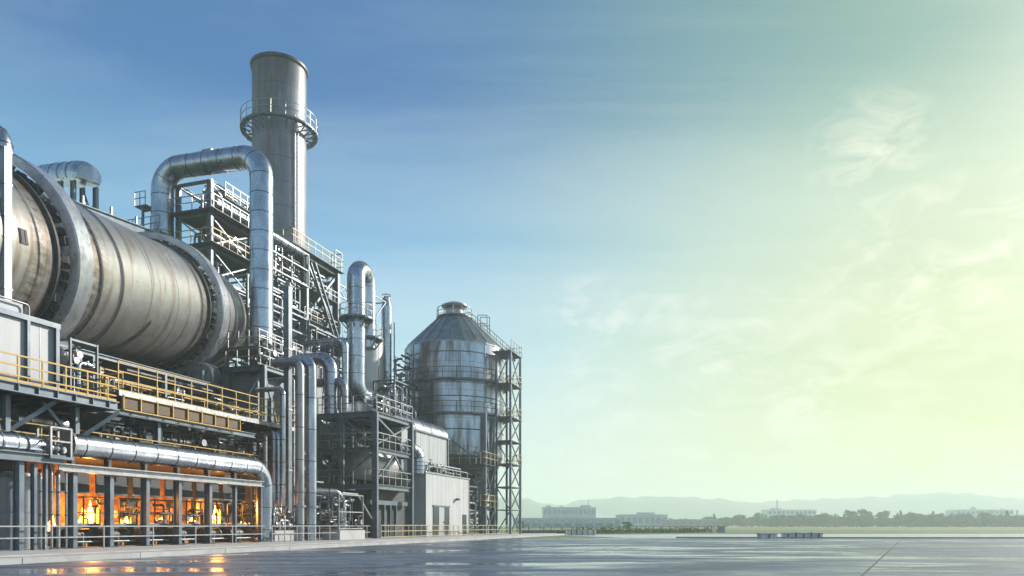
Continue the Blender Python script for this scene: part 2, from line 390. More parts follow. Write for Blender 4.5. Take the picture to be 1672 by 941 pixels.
def valve(T, p, ax, s=1.0):
    p = Vector(p); mb = MB(); mb.lathe(p-Vector(ax)*.3*s, ax, [(0,0),(.22*s,0),(.22*s,.06*s),(.12*s,.08*s),(.2*s,.3*s),(.12*s,.52*s),(.22*s,.54*s),(.22*s,.6*s),(0,.6*s)], 12)
    mb.tube([p, p+UP*.5*s], .04*s, 6); q = part(T, 'valve', mb, GALV)
    hw = MB(); hw.ring(p+UP*.5*s, .2*s, .03*s, 12)
    for k in range(3):
        t = k*math.pi/3; e = Vector((math.cos(t), math.sin(t), 0))*.2*s; hw.beam(p+UP*.5*s-e, p+UP*.5*s+e, .03*s)
    part(q, 'handwheel', hw, LEDGE if random.random() < .3 else GALV)
def skid(name, label, cat, u0, u1, v0, v1, z0, z1, seed, npipe=8, pr=(.05, .14), frame=True, nvalve=3, fm=STEEL, mats=None, group=None, fw=.14, tank=False, motor=True):
    """piping skid: an open steel frame full of orthogonal pipe runs, valves, a motor"""
    rn = random.Random(seed); T = thing(name, label, cat, W(u0, v0, z0), group)
    mats = mats or [GALV, CLAD, STEEL, DSTEEL]
    if frame:
        for a in (u0, u1):
            for b in (v0, v1): part(T, 'column', MB().hcol(W(a, b, z0), W(a, b, z1), fw, .02), fm)
        for zz in (z0+.12, z1-.08, (z0+z1)/2):
            mb = MB(); mb.beam(W(u0, v0, zz), W(u1, v0, zz), fw*.8); mb.beam(W(u0, v1, zz), W(u1, v1, zz), fw*.8)
            mb.beam(W(u0, v0, zz), W(u0, v1, zz), fw*.8); mb.beam(W(u1, v0, zz), W(u1, v1, zz), fw*.8)
            part(T, 'cross_beam', mb, fm)
    rp = lambda: (rn.uniform(u0+.1, u1-.1), rn.uniform(v0+.05, v1-.05), rn.uniform(z0+.25, z1-.1))
    for i in range(npipe):
        r = rn.uniform(*pr); p = list(rp()); pts = [W(*p)]
        ax = rn.randrange(3); k = 0
        for st in range(rn.randint(2, 4)):
            q = list(rp()); p[ax] = q[ax]; 
            w_ = W(*p)
            if (w_-pts[-1]).length > r*3: pts.append(w_)
            ax = (ax+rn.choice((1, 2))) % 3
        if i % 2 == 0:
            pts.append(Vector((pts[-1].x, pts[-1].y, z0+.02)))
            if (pts[-1]-pts[-2]).length < r*3: pts.pop()
        if len(pts) < 2: continue
        part(T, 'pipe', pipe_mb(pts, r, r*2.2, 1.1, 10, 5, .025), rn.choice(mats))
    for i in range(nvalve): valve(T, W(*rp()), rn.choice((UA, VA)), rn.uniform(.8, 1.4))
    if motor:
        p = W(rn.uniform(u0+.4, u1-.4), (v0*2+v1)/3, z0+.45)
        part(T, 'motor', MB().lathe(p-UA*.5, UA, [(0,0),(.25,0),(.3,.1),(.3,.75),(.22,.85),(.06,.86),(.06,1.1),(0,1.1)], 14), DSTEEL)
    if tank:
        p = W((u0+u1)/2, (v0+v1)/2, z0+.2); h = (z1-z0)*.8; r = min(u1-u0, v1-v0)*.3
        part(T, 'tank', MB().lathe(p, UP, [(0,0),(r*.7,.05),(r,r*.4),(r,h-r*.4),(r*.7,h-.05),(0,h)], 18), CLAD2)
    return T
def frame_tower(T, us, vs2, zs, cw=.35, bw=.25, m=STEEL, brace=((0, 'v0'),), deckz=(), bracew=.11):
    """columns at us x vs2, beams at zs; brace 'v0','v1','u0','u1' faces"""
    for a in us:
        for b in vs2: part(T, 'column', MB().hcol(W(a, b, zs[0]), W(a, b, zs[-1]), cw, .045), m)
    for z in zs[1:]:
        mb = MB()
        for b in vs2: mb.ibeam(W(us[0], b, z-bw/2), W(us[-1], b, z-bw/2), bw*.8, bw, .03)
        for a in us: mb.ibeam(W(a, vs2[0], z-bw/2-.004), W(a, vs2[-1], z-bw/2-.004), bw*.8, bw-.01, .03)
        part(T, 'beam', mb, m)
def quadbrace(T, face, a0, a1, fixed, z0, z1, wd=.11, m=STEEL, kind='X'):
    g = (lambda a, z: W(a, fixed, z)) if face == 'v' else (lambda a, z: W(fixed, a, z))
    mb = MB()
    if kind == 'X': mb.beam(g(a0, z0), g(a1, z1), wd); mb.beam(g(a0, z1), g(a1, z0), wd*.96)
    elif kind == '/': mb.beam(g(a0, z0), g(a1, z1), wd)
    elif kind == '\\': mb.beam(g(a0, z1), g(a1, z0), wd)
    elif kind == 'A': mb.beam(g(a0, z0), g((a0+a1)/2, z1), wd); mb.beam(g((a0+a1)/2, z1), g(a1, z0), wd*.96)
    elif kind == 'V': mb.beam(g(a0, z1), g((a0+a1)/2, z0), wd); mb.beam(g((a0+a1)/2, z0), g(a1, z1), wd*.96)
    part(T, 'brace', mb, m)
# ================================================================== GROUND AND FAR LAND
GRASS = mat('grass field', (.085,.14,.03), .9, 0, (.14,.17,.045), .05, detail=6)
def asphalt():
    m = bpy.data.materials.new('wet apron'); m.use_nodes = True; t = m.node_tree; b = t.nodes['Principled BSDF']
    g = N(t, 'ShaderNodeNewGeometry'); pos = g.outputs['Position']
    al = MAPV(t, pos, rot=(0, 0, R(-72)), scl=(.17, .46, 1)); 
    n1 = NOISE(t, al, .9, 6, .62, .5); n2 = NOISE(t, pos, 2.6, 6, .7); n3 = NOISE(t, MAPV(t, pos, scl=(.05, .16, 1)), 1.0, 6, .6, .4)
    c = MIXC(t, RAMP(t, n1, [(.38, (0,0,0)), (.64, (1,1,1))]), (.038,.062,.105), (.115,.16,.225))
    c = MIXC(t, MATH(t, 'MULTIPLY', n2, .5), c, (.036,.05,.07))
    L(t, c, b.inputs['Base Color'])
    wet = RAMP(t, MATH(t, 'MULTIPLY_ADD', n1, .45, MATH(t, 'MULTIPLY', n3, .55)), [(.40, (.60,.60,.60)), (.50, (.36,.36,.36)), (.57, (.08,.08,.08))])
    L(t, MATH(t, 'MULTIPLY_ADD', n2, .12, wet), b.inputs['Roughness'])
    vo_ = N(t, 'ShaderNodeTexVoronoi', feature='DISTANCE_TO_EDGE'); vo_.inputs['Scale'].default_value = .16; L(t, MAPV(t, pos, scl=(1,1,0)), vo_.inputs['Vector'])
    cr_ = MATH(t, 'MULTIPLY', MATH(t, 'LESS_THAN', vo_.outputs['Distance'], .006), MATH(t, 'GREATER_THAN', n3, .47))
    pt = RAMP(t, NOISE(t, pos, .35, 7, .7, 1.2), [(.56, (0,0,0)), (.60, (1,1,1))])
    c = MIXC(t, MATH(t, 'MULTIPLY', pt, .45), c, (.16,.185,.215)); c = MIXC(t, MATH(t, 'MULTIPLY', cr_, .7), c, (.02,.022,.026)); L(t, c, b.inputs['Base Color'])
    bp = N(t, 'ShaderNodeBump'); bp.inputs['Strength'].default_value = .16; bp.inputs['Distance'].default_value = .03
    L(t, NOISE(t, pos, 1.3, 5), bp.inputs['Height']); L(t, bp.outputs[0], b.inputs['Normal'])
    return m
ASPH = asphalt()
JOINT = mat('dark joint filler', (.03,.034,.04), .7)
PALEL = mat('worn pale line', (.26,.27,.27), .5, 0, (.10,.105,.115), 2.2, lo=.42, hi=.62)
PALEC = mat('wet pale concrete', (.42,.42,.40), .30, 0, (.33,.33,.32), .12, rvar=.12)
struct('ground', MB().add([(-2580,-130,-.02),(2580,-130,-.02),(2580,2760,-.02),(-2580,2760,-.02)], [(0,1,2,3)]), GRASS)
struct('asphalt_apron', MB().add([(-60,-60,0),(130,-60,0),(130,88,0),(45,86.5,0),(20,89,0),(-60,89,0)], [(0,1,2,3,4,5)]), ASPH)
kb = MB()
for (x0, y0, x1, y1) in ((20,89.2,45,86.7),(45,86.7,130,88.2)):
    kb.hexa([(x0,y0,-.01),(x1,y1,-.01),(x1,y1+.4,-.01),(x0,y0+.4,-.01),(x0,y0,.16),(x1,y1,.16),(x1,y1+.4,.16),(x0,y0+.4,.16)])
struct('kerb', kb, CONC)
struct('concrete_yard', MB().add([(14,89.8,.004),(45,87.3,.004),(140,88.8,.004),(150,142,.004),(30,128,.004),(6,120,.004)], [(0,1,2,3,4,5)]), PALEC)
struct('asphalt_road', MB().add([(-30,150,.002),(300,152,.002),(300,164,.002),(-30,160,.002)], [(0,1,2,3)]), mat('old road', (.10,.105,.11), .5))
jm = MB()
def strip(mb, a, b, wd, z=.004):
    a, b = Vector((a[0], a[1], z)), Vector((b[0], b[1], z)); x = (b-a).cross(UP).normalized()*wd/2
    mb.add([a-x, b-x, b+x, a+x], [(0,1,2,3)])
strip(jm, (36.6, 69.5), (9.6, 20.5), .09); strip(jm, (-5, 33), (70, 40), .07, .006); strip(jm, (-18, 52), (90, 60), .08, .006)
for v in (23.5, 13.0):
    a, b = W(8, v, 0), W(92, v, 0); strip(jm, a, b, .07, .005)
struct('pavement_joint', jm, JOINT)
lm = MB()
for v, u0, u1, wd in ((24.6, 16, 88, .16), (17.2, 14, 60, .13), (9.5, 22, 84, .10)):
    strip(lm, W(u0, v, 0), W(u1, v-.8, 0), wd, .0075)
strip(lm, (-14, 26), (14, 29.5), .10, .009)
struct('painted_marking', lm, PALEL)
struct('kerb', MB().box(-12, 113, 27.85, 29.25, -.01, .24), CONC)
struct('pavement_slab', MB().box(-12, 113.4, 29.3, 66, -.01, .30), CONC)
rid = MB()
gm = MB()
for u in range(-8, 112, 6): gm.box(u, u+.035, 27.846, 29.0, 0, .243)
struct('kerb_joint', gm, JOINT)
HILL = mat('wooded hillside', (.06,.11,.09), .95, 0, (.09,.14,.10), .02, detail=6)
def hill(name, crest, Y, depth):
    mb = MB(); n = len(crest); rows = 7; vs_ = []
    for j in range(rows):
        t = j/(rows-1); prof = math.sin(min(t*2, 1)*math.pi/2)**1.2 if t <= .5 else math.cos((t-.5)*math.pi)
        for i, (px, py) in enumerate(crest):
            zc = max(0, H+(HY-py)/F*(Y+depth*.5))
            y = Y+depth*t; x = (px-CX)/F*(Y+depth*.5)
            vs_.append((x, y, -.03+zc*max(prof, 0)*(1+.03*math.sin(i*2.1+j*1.7))))
    mb.add(vs_, [(j*n+i, j*n+i+1, (j+1)*n+i+1, (j+1)*n+i) for j in range(rows-1) for i in range(n-1)], True)
    struct(name, mb, HILL)
def crestline(pts, step=12):
    out = []
    for (a, ya), (b, yb) in zip(pts[:-1], pts[1:]):
        k = max(1, int((b-a)/step))
        for i in range(k):
            t = i/k; t2 = t*t*(3-2*t); out.append((a+(b-a)*t, ya+(yb-ya)*t2+.7*math.sin((a+(b-a)*t)*.11)+.4*math.sin((a+(b-a)*t)*.37)))
    out.append(pts[-1]); return out
hill('hill_ridge', crestline([(-250,846),(300,838),(700,824),(800,814),(850,813),(890,822),(940,836),(1060,850)]), 1950, 400)
hill('hill_ridge', crestline([(850,852),(900,826),(960,816),(1010,812),(1090,811),(1160,814),(1220,820),(1320,835),(1420,851)]), 2080, 420)
hill('hill_ridge', crestline([(1120,850),(1200,826),(1270,818),(1340,815),(1420,812),(1490,807),(1550,804),(1590,807),(1650,813),(1760,812),(1900,826),(2050,850)]), 2200, 440)
hz = bpy.data.materials.new('pale air'); hz.use_nodes = True; t = hz.node_tree; t.nodes.clear()
vo = N(t, 'ShaderNodeVolumePrincipled'); vo.inputs['Color'].default_value = (.85,.98,.90,1); vo.inputs['Density'].default_value = .00062; vo.inputs['Anisotropy'].default_value = .12
om = N(t, 'ShaderNodeOutputMaterial'); L(t, vo.outputs[0], om.inputs['Volume'])
struct('haze', MB().wbox(-2600, 2600, -150, 2780, -1.02, 118), hz, 'stuff')
# ---- trees
BARK = mat('tree bark', (.10,.075,.05), .9)
LEAF = [mat('leaf green', (.028,.125,.025), .7, 0, (.06,.17,.035), .6), mat('leaf yellow green', (.05,.15,.028), .7, 0, (.09,.19,.04), .6)]
def tree_meshes(seed, h, wd, lm_, kind):
    rn = random.Random(seed); tr = MB(); tr.tube([(0,0,0),(.05,.02,h*.3),(.0,.05,h*.85)], [h*.022, h*.016, h*.005], 6)
    cr = MB(); cl = []
    for k in range(13 if kind != 'cone' else 7):
        if kind == 'cone':
            t = k/6; cl.append((Vector((rn.uniform(-.1,.1)*wd, rn.uniform(-.1,.1)*wd, h*(.2+.74*t))), wd*.5*(1.05-t)+.15, h*.10))
        else:
            a = rn.uniform(0, 6.28); q = rn.uniform(.1, .36)*wd; cl.append((Vector((math.cos(a)*q, math.sin(a)*q, h*rn.uniform(.16, .88))), wd*rn.uniform(.19,.30), h*rn.uniform(.10,.17)))
    for c, rx, rz in cl:
        if kind != 'cone': tr.tube([Vector((0,0,h*.35)), (Vector((0,0,h*.45))+c)/2, c], [h*.01, h*.007, h*.003], 4)
        for i in range(60):
            d = Vector((rn.gauss(0,1), rn.gauss(0,1), rn.gauss(0,1))).normalized()*rn.uniform(.45, 1.08)
            p = c+Vector((d.x*rx, d.y*rx, d.z*rz)); s = rn.uniform(.20, .40)*(h/6)**.5
            a = Vector((rn.gauss(0,1), rn.gauss(0,1), rn.gauss(0,1))).normalized(); b = a.orthogonal().normalized(); cc = a.cross(b)
            cr.add([p-b*s, p+cc*s*.8, p+b*s, p-cc*s*.8], [(0,1,2,3)])
    return tr, cr
TREES = []
def first_tree(i, h, wd, kind):
    tr, cr = tree_meshes(40+i, h, wd, None, kind)
    T = thing('broadleaf_tree' if kind != 'cone' else 'conifer_tree', 'x', 'tree', (0,0,0)); part(T, 'trunk', tr, BARK); part(T, 'crown', cr, LEAF[i % 2]); return T['o']
for i, (h, wd, kd) in enumerate(((5.4,5.6,'r'),(6.0,4.8,'r'),(6.4,3.2,'cone'),(4.8,5.8,'r'),(5.8,6.4,'r'))): TREES.append(first_tree(i, h, wd, kd))
def copy_tree(o, parent=None):
    c = o.copy(); COL.objects.link(c)
    if parent: c.parent = parent
    for ch in o.children: copy_tree(ch, c)
    return c
used = set(); rn = random.Random(3)
def put_tree(k, x, y, s, label, group, rz=None):
    o = TREES[k] if k not in used else copy_tree(TREES[k]); used.add(k)
    if y > 300: x *= 1.63; y *= 1.63; s *= 1.63
    o.location = (x, y, 0); o.scale = (s, s, s*rn.uniform(.9, 1.12)); o.rotation_euler.z = rn.uniform(0, 6.28) if rz is None else rz
    o['label'] = label; o['category'] = 'tree'
    if group: o['group'] = group
    return o
BELT = ['rounded bushy tree standing in the long hazy tree belt across the far field', 'narrow pointed conifer in the long hazy tree belt across the far field']
for row, (Y0, pa, pb, st) in enumerate(((372, 1250, 1800, 12.5), (392, 1150, 1800, 12.5), (415, 1040, 1190, 11), (402, 1480, 1800, 16))):
    px = pa
    while px < pb:
        Y = Y0+rn.uniform(-7, 7); k = rn.choice((0,1,3,4,0,1,3,4,2)); 
        put_tree(k, (px-CX)/F*Y, Y, rn.uniform(.78, 1.3)*(.85 if row == 2 else 1), BELT[1] if k == 2 else BELT[0], 'trees of the far belt'); px += .52*st*rn.uniform(.7, 1.3)
for k, px, s, lb in ((4, 1388, 1.55, 'tall wide tree rising above the far belt, first of the raised clump'), (1, 1414, 1.75, 'tallest rounded tree in the raised clump of the far belt'), (0, 1441, 1.66, 'tall tree at the end of the raised clump nearest the pale flat-roofed block'), (3, 1400, 1.35, 'lower wide tree filling the raised clump between two taller crowns')):
    put_tree(k, (px-CX)/F*384, 384, s, lb, None)
for k, px, Y, s, lb in ((0, 851, 250, .62, 'small yellowish tree by the low blue sheds next to the lattice tower'), (3, 1024, 240, .66, 'lone bushy tree behind the fence in front of the long blue shed')):
    put_tree(k, (px-CX)/F*Y, Y, s, lb, None)
# ---- hedge shrubs behind the fence
def shrub_mesh():
    cr = MB(); r2 = random.Random(9)
    for i in range(150):
        p = Vector((r2.gauss(0,.75), r2.gauss(0,.4), abs(r2.gauss(.5,.32)))); s = r2.uniform(.08,.17)
        a = Vector((r2.gauss(0,1), r2.gauss(0,1), r2.gauss(0,1))).normalized(); b = a.orthogonal().normalized(); cc = a.cross(b)
        cr.add([p-b*s, p+cc*s*.8, p+b*s, p-cc*s*.8], [(0,1,2,3)])
    return cr
sh = solo('shrub', shrub_mesh(), LEAF[1], 'low green shrub in the hedge behind the long fence', 'shrub', (0,0,0), 'hedge shrubs'); me = sh.data
F0, F1 = Vector((.8, 116, 0)), Vector((44.5, 159, 0))
for i in range(30):
    o = sh if i == 0 else sh.copy()
    if i: COL.objects.link(o)
    p = F0+(F1-F0)*(.30+.70*i/29); o.location = p+Vector((-1.2, 2.4, 0))*rn.uniform(.8, 1.4); s = rn.uniform(.75, 1.15); o.scale = (s*1.2, s, s); o.rotation_euler.z = rn.uniform(0, 3)
PALEW = mat('brightened block', (.70,.72,.68), .8, 0, (.55,.57,.52), 1.2)  # tone raised so the shaded faces of the low walls look lit
# ---- fence, low walls
FENCE = mat('dark fence metal', (.07,.075,.07), .6, .3)
fr = MB()
for k in (1.35, .72, .12): fr.beam(F0+UP*k, F1+UP*k, .06)
nb = 110
for i in range(nb): p = F0+(F1-F0)*((i+.5)/nb); fr.beam(p+UP*.12, p+UP*1.35, .025)
T = thing('boundary_fence', 'long low dark bar fence with a hedge behind it at the yard edge', 'fence', F0)
part(T, 'bar_panel', fr, FENCE)
me = post_mesh(1.45, .05, FENCE)
for i in range(24):
    o = bpy.data.objects.new('post', me); COL.objects.link(o); o.parent = T['o']; o.location = (F1-F0)*(i/23)
def lowwall(name, label, x0, x1, y, dep, h, m, n=0, cap=True, cat='wall', ph=.5):
    T = thing(name, label, cat, (x0, y, 0)); part(T, 'wall', MB().wbox(x0, x1, y, y+dep, 0, h), m)
    if cap: part(T, 'coping', MB().wbox(x0-.08, x1+.08, y-.08, y+dep+.08, h+.003, h+.10), CONC)
    for i in range(n):
        x = x0+(x1-x0)*(i+.5)/n; part(T, 'upright', MB().wbox(x-.06, x+.06, y-.10, y-.003, 0, h+ph*(i % 2)), FENCE)
lowwall('low_wall', 'short white block wall with dark slits before the far fence', 9.0, 13.4, 117, 1.2, .80, PALEW, 5)
lowwall('low_wall', 'dark blue low wall running on from the white block wall', 1.5, 8.6, 117.4, .5, .75, PANEL, 3, False)
lowwall('gate_pier', 'small white pier closing the far end of the bar fence', 44.8, 46.2, 159.3, 1.2, 1.3, WHITE, 0, True, 'pier')
lowwall('low_wall', 'grey green end block of the low yard wall beyond the apron', 29.2, 31.0, 86.0, 1.6, .5, PALEW, 1, True, 'wall', .25)
lowwall('low_wall', 'long pale panel of the low yard wall with dark uprights', 32.6, 37.2, 87.4+.6, 1.0, .52, PALEW, 5, True, 'wall', .2)
# ---- far buildings
BLUEB = mat('pale blue wall', (.30,.43,.54), .6, 0, (.24,.36,.47), .1); WHB = mat('far white wall', (.62,.68,.70), .6); WINB = mat('far window glass', (.08,.13,.19), .25, 0)
ROOFB = mat('far pale roof', (.48,.50,.52), .5)
def farb(name, label, px0, px1, ytop, Y, dep, m, cols, rows_, extras=(), roofm=ROOFB, zb=None):
    Y *= 1.6; dep *= 1.6
    x0, x1 = (px0-CX)/F*Y, (px1-CX)/F*Y; zt = H+(HY-ytop)/F*Y
    T = thing(name, label, 'building', (x0, Y, 0)); part(T, 'wall', MB().wbox(x0, x1, Y, Y+dep, 0, zt), m)
    part(T, 'roof', MB().wbox(x0-.4, x1+.4, Y-.4, Y+dep+.4, zt+.003, zt+.45), roofm)
    hh = zt/rows_
    for r in range(rows_):
        for c in range(cols):
            a = x0+(x1-x0)*(c+.18)/cols; b = x0+(x1-x0)*(c+.82)/cols
            part(T, 'window', MB().wbox(a, b, Y-.06, Y+.1, r*hh+hh*.34, r*hh+hh*.78), WINB)
    for (a, b, h, nm) in extras:
        xa, xb = (a-CX)/F*Y, (b-CX)/F*Y
        part(T, nm, MB().wbox(xa, xb, Y+dep*.3, Y+dep*.3+max(.5, (xb-xa)), zt+.2, zt+h*1.5), m if nm != 'mast' else FENCE)
farb('office_building', 'pale blue flat-roofed block with a thin mast rising over the blue sheds', 887, 973, 829, 430, 14, BLUEB, 12, 2, ((961.2, 962, 5.5, 'mast'), (950, 966, 1.6, 'roof_box'), (892, 900, 1.4, 'roof_box'), (915, 919, 1.2, 'roof_box')))
farb('warehouse', 'long low blue shed with a pale roof beyond the fence by the plant', 838, 1014, 847, 290, 12, BLUEB, 14, 1, ((905, 912, 1.2, 'roof_box'), (925, 931, 1.0, 'roof_box')))
farb('warehouse', 'lower blue annex standing in front of the long pale-roofed shed', 850, 1004, 853, 262, 6, BLUEB, 9, 1)
farb('factory_hall', 'grey blue hall with a raised roof block left of the tree belt', 1012, 1090, 841, 400, 16, BLUEB, 8, 1, ((1046, 1072, 1.6, 'roof_box'),))
farb('factory_hall', 'plain grey green shed joining the blue hall to the tree belt', 1085, 1172, 849, 395, 10, PANEL, 7, 1)
farb('office_building', 'long pale slab block with a tall mast behind the tree belt', 1254, 1333, 833, 520, 14, WHB, 11, 3, ((1272, 1273.2, 8, 'mast'), (1266, 1280, 1.6, 'roof_box')))
farb('warehouse', 'small low shed beside the slab block with the mast', 1335, 1358, 841, 520, 8, WHB, 3, 1, ((1344, 1345, 2.4, 'mast'),))
farb('office_building', 'long pale flat-roofed block with a roof hut at the far right', 1562, 1655, 833, 540, 14, WHB, 12, 3, ((1594, 1599, 2.6, 'roof_box'), (1642, 1645, 1.6, 'roof_box')))
farb('warehouse', 'low shed leaning against the flat-roofed block with the roof hut', 1529, 1561, 840, 545, 10, WHB, 4, 1)
farb('warehouse', 'low grey shed past the flat-roofed block at the frame edge', 1657, 1700, 841, 545, 10, BLUEB, 5, 1, ((1665, 1668, 4, 'roof_box'),))
# ================================================================== ROTARY DRUM
dt = R(8.75); DA = Vector((0, math.cos(dt), math.sin(dt))); D0 = Vector((-31.77, 44.84, 17.79))
def dc(s): return D0+DA*s             # point on the drum axis, s metres from the far rim of the near tyre
T = thing('rotary_drum', 'huge tilted weathered steel drum with two polished rings above the yellow walkway', 'drum', dc(0)-UP*6.3)
prof = [(3.0,-14),(5.25,-14)]
for s in (-9.5, -3.6, 2.6, 5.2, 18.2, 20.0): prof += [(5.25, s-.16), (5.34, s-.13), (5.34, s+.13), (5.25, s+.16)]
prof += [(5.25, 22.6)]
part(T, 'shell', MB().lathe(D0, DA, prof, 96), DRUM)
part(T, 'end_cone', MB().lathe(D0, DA, [(5.25,22.62),(5.32,22.66),(5.32,23.0),(5.22,23.05),(5.20,24.6),(5.28,24.63),(5.28,24.9),(5.2,24.95),(5.16,26.6),(5.24,26.63),(5.24,26.9),(5.10,26.95),(5.10,28.6),(5.18,28.63),(5.18,28.9),(5.06,28.95),(4.95,30.2),(4.5,31.0),(0,31.2)], 96), DRUM)
for s in (-9.5, 2.6, 5.2, 18.2, 20.0): part(T, 'girth_band', MB().lathe(D0, DA, [(5.345, s-.10), (5.375, s-.09), (5.375, s+.09), (5.345, s+.10)], 96), DSTEEL)
for s in (9.4, 13.8, -6.5): part(T, 'weld_seam', MB().lathe(D0, DA, [(5.252, s-.02), (5.262, s-.015), (5.262, s+.015), (5.252, s+.02)], 96), DSTEEL)
for nm, s0 in (('tyre', 0), ('tyre', 21.8)):
    q = part(T, nm, MB().lathe(D0, DA, [(5.72, s0-1.6), (6.20, s0-1.6), (6.30, s0-1.52), (6.30, s0-.12), (6.22, s0), (5.72, s0), (5.72, s0-1.6)], 112, smooth=False), TYRE)
    for p in q['o'].data.polygons: p.use_smooth = True
    q['o'].data.set_sharp_from_angle(angle=R(30))
    a, b = frame_for(DA); r5 = random.Random(5)
    for k in range(54):
        t_ = 2*math.pi*k/54; e = a*math.cos(t_)+b*math.sin(t_); tn = DA.cross(e)
        c = dc(s0-1.75)+e*(5.48+r5.uniform(-.04,.04)); pd = MB(); hs = r5.uniform(.8, 1.25); rs = r5.uniform(.7, 1.25)
        for kk, (dl, hw) in enumerate(((0, .20), (.34, .12))):
            cc = c+DA*dl+tn*(.07*((k*7) % 3-1))
            pts = []
            for (i, j, l) in ((-1,-1,-1),(1,-1,-1),(1,1,-1),(-1,1,-1),(-1,-1,1),(1,-1,1),(1,1,1),(-1,1,1)):
                pts.append(cc+tn*(i*hw*hs)+DA*(j*.16*rs)+e*(l*.19*rs))
            pd.hexa(pts)
        pd.tube([c-tn*.2-e*.1-DA*.2, c+tn*.28+e*.12-DA*.25], .06, 6)
        part(q, 'chair_pad', pd, GALV if k % 5 == 0 else DSTEEL)
    part(T, 'chain_rail', MB().lathe(D0, DA, [(5.26,s0-2.35),(5.5,s0-2.33),(5.5,s0-2.12),(5.26,s0-2.1)], 96), DSTEEL)
hm = MB(); ang = R(3); e = Vector((math.cos(ang), 0, 0)); a, b = frame_for(DA)
ea = (Vector((1,0,0))*math.cos(R(12))+b*0).normalized()
ee = (Vector((1,0,0))*math.cos(R(-2))+DA.cross(Vector((1,0,0)))*math.sin(R(-2))).normalized(); tn = DA.cross(ee)
c = dc(-5.0)+ee*5.27
for off in (-.22, .22):
    hm.hexa([c+tn*(i*.34)+DA*(off*.8+j*.09)+ee*(l*.06) for (i,j,l) in ((-1,-1,-1),(1,-1,-1),(1,1,-1),(-1,1,-1),(-1,-1,1),(1,-1,1),(1,1,1),(-1,1,1))])
hm.hexa([c+tn*(i*.4)+DA*(j*.32)+ee*(l*.03) for (i,j,l) in ((-1,-1,-1),(1,-1,-1),(1,1,-1),(-1,1,-1),(-1,-1,1),(1,-1,1),(1,1,1),(-1,1,1))])
q = part(T, 'inspection_hatch', hm, DSTEEL)
# supporting rollers
for s0, lab in ((0, 'under the near polished ring'), (21.8, 'under the far polished ring')):
    for sd_, side in ((1, 'walkway side'), (-1, 'rear side')):
        al = R(35)*sd_; c = dc(s0-.8)+Vector((math.sin(al), 0, -math.cos(al)))*(6.3+1.2)
        T2 = thing('support_roller', 'steel support roller '+lab+' of the drum, '+side, 'roller', c-UP*1.9)
        part(T2, 'roller', MB().lathe(c-DA*.95, DA, [(.3,0),(1.1,0),(1.2,.08),(1.2,1.82),(1.1,1.9),(.3,1.9)], 40, smooth=False), TYRE)
        part(T2, 'shaft', MB().tube([c-DA*1.75, c+DA*1.75], .3, 16), GALV)
        for k in (-1, 1):
            p = c+DA*(1.45*k); part(T2, 'bearing_block', MB().wbox(p.x-.55, p.x+.55, p.y-.25, p.y+.25, p.z-1.9, p.z+.45), STEEL)
    c = dc(s0-.8); zb = c.z-9.6
    sb = MB().wbox(c.x-6.5, c.x+6.5, c.y-2.1, c.y+2.1, 9.2 if s0 == 0 else 9.9, c.z-7.5*math.cos(R(35))-1.92)
    solo('roller_pier', sb, DARKP, 'dark steel pier carrying the rollers '+lab, 'pier', (c.x, c.y, 9.2))
# rear catwalk over the drum
T = thing('drum_catwalk', 'narrow blue steel girder catwalk running along behind the top of the drum', 'catwalk', (-33.4, 50, 22.6))
a, b = Vector((-33.6, 53.5, 25.4)), Vector((-33.2, 69, 28.6))
part(T, 'girder', MB().ibeam(a, b, .5, .75, .08), STEEL)
for k in range(5):
    p = a+(b-a)*(k/4); part(T, 'stanchion', MB().beam(p+UP*.38, p+UP*1.1, .16), STEEL)
    part(T, 'support_leg', MB().beam(p-UP*3.5-Vector((2.5,0,0)), p-UP*.38, .22), STEEL)
# duct behind the drum
c = PY(146, 287, 64); d = (PY(80, 291, 71)-c).normalized()
T = thing('roof_duct', 'short silver duct with a faceted flat-bottomed end standing behind the drum', 'duct', c-UP*4.5)
def arch_prof(r): return [(math.cos(t)*r, math.sin(t)*r) for t in [R(-25)+R(230)*k/20 for k in range(21)]]
ax = d; sx_ = ax.cross(UP).normalized()
db = MB(); rr = 1.25
secs = [(0, .62), (.02, .80), (.9, 1.0), (11, 1.0)]; vs_ = []; n_ = 21
for (s_, k_) in secs:
    for (x, y) in arch_prof(rr*k_): vs_.append(c+ax*s_+sx_*x+UP*y)
db.add(vs_, [(j*n_+i, j*n_+(i+1) % n_, (j+1)*n_+(i+1) % n_, (j+1)*n_+i) for j in range(3) for i in range(n_)]); db.add(vs_[:n_], [tuple(range(n_))])
part(T, 'casing', db, CLAD)
bb = MB()
for s_ in (2.2, 4.6, 7.0): bb.tube([c+ax*s_+sx_*x+UP*y for (x, y) in arch_prof(rr*1.015)], .04, 5)
part(T, 'seam_band', bb, GALV)
for k in (1.2, 4.6):
    p = c+ax*k; part(T, 'support_leg', MB().hcol(p-UP*4.6+sx_*.9, p-UP*.7+sx_*.9, .4), STEEL)
    part(T, 'support_leg', MB().hcol(p-UP*4.6-sx_*.9, p-UP*.7-sx_*.9, .4), STEEL)
bm_ = MB(); bm_.beam(c+ax*1.2-UP*4.4+sx_*.9, c+ax*4.6-UP*.8+sx_*.9, .16); bm_.beam(c+ax*1.2-UP*2.5+sx_*.9, c+ax*4.6-UP*2.5+sx_*.9, .16); part(T, 'brace', bm_, STEEL)
# hood at the drum's far end
solo('kiln_hood', MB().wbox(-36.5, -31.0, 77.3, 79.5, 12, 25), DARKP, 'dark steel hood closing the far end of the drum', 'hood', (-32, 77.3, 12))
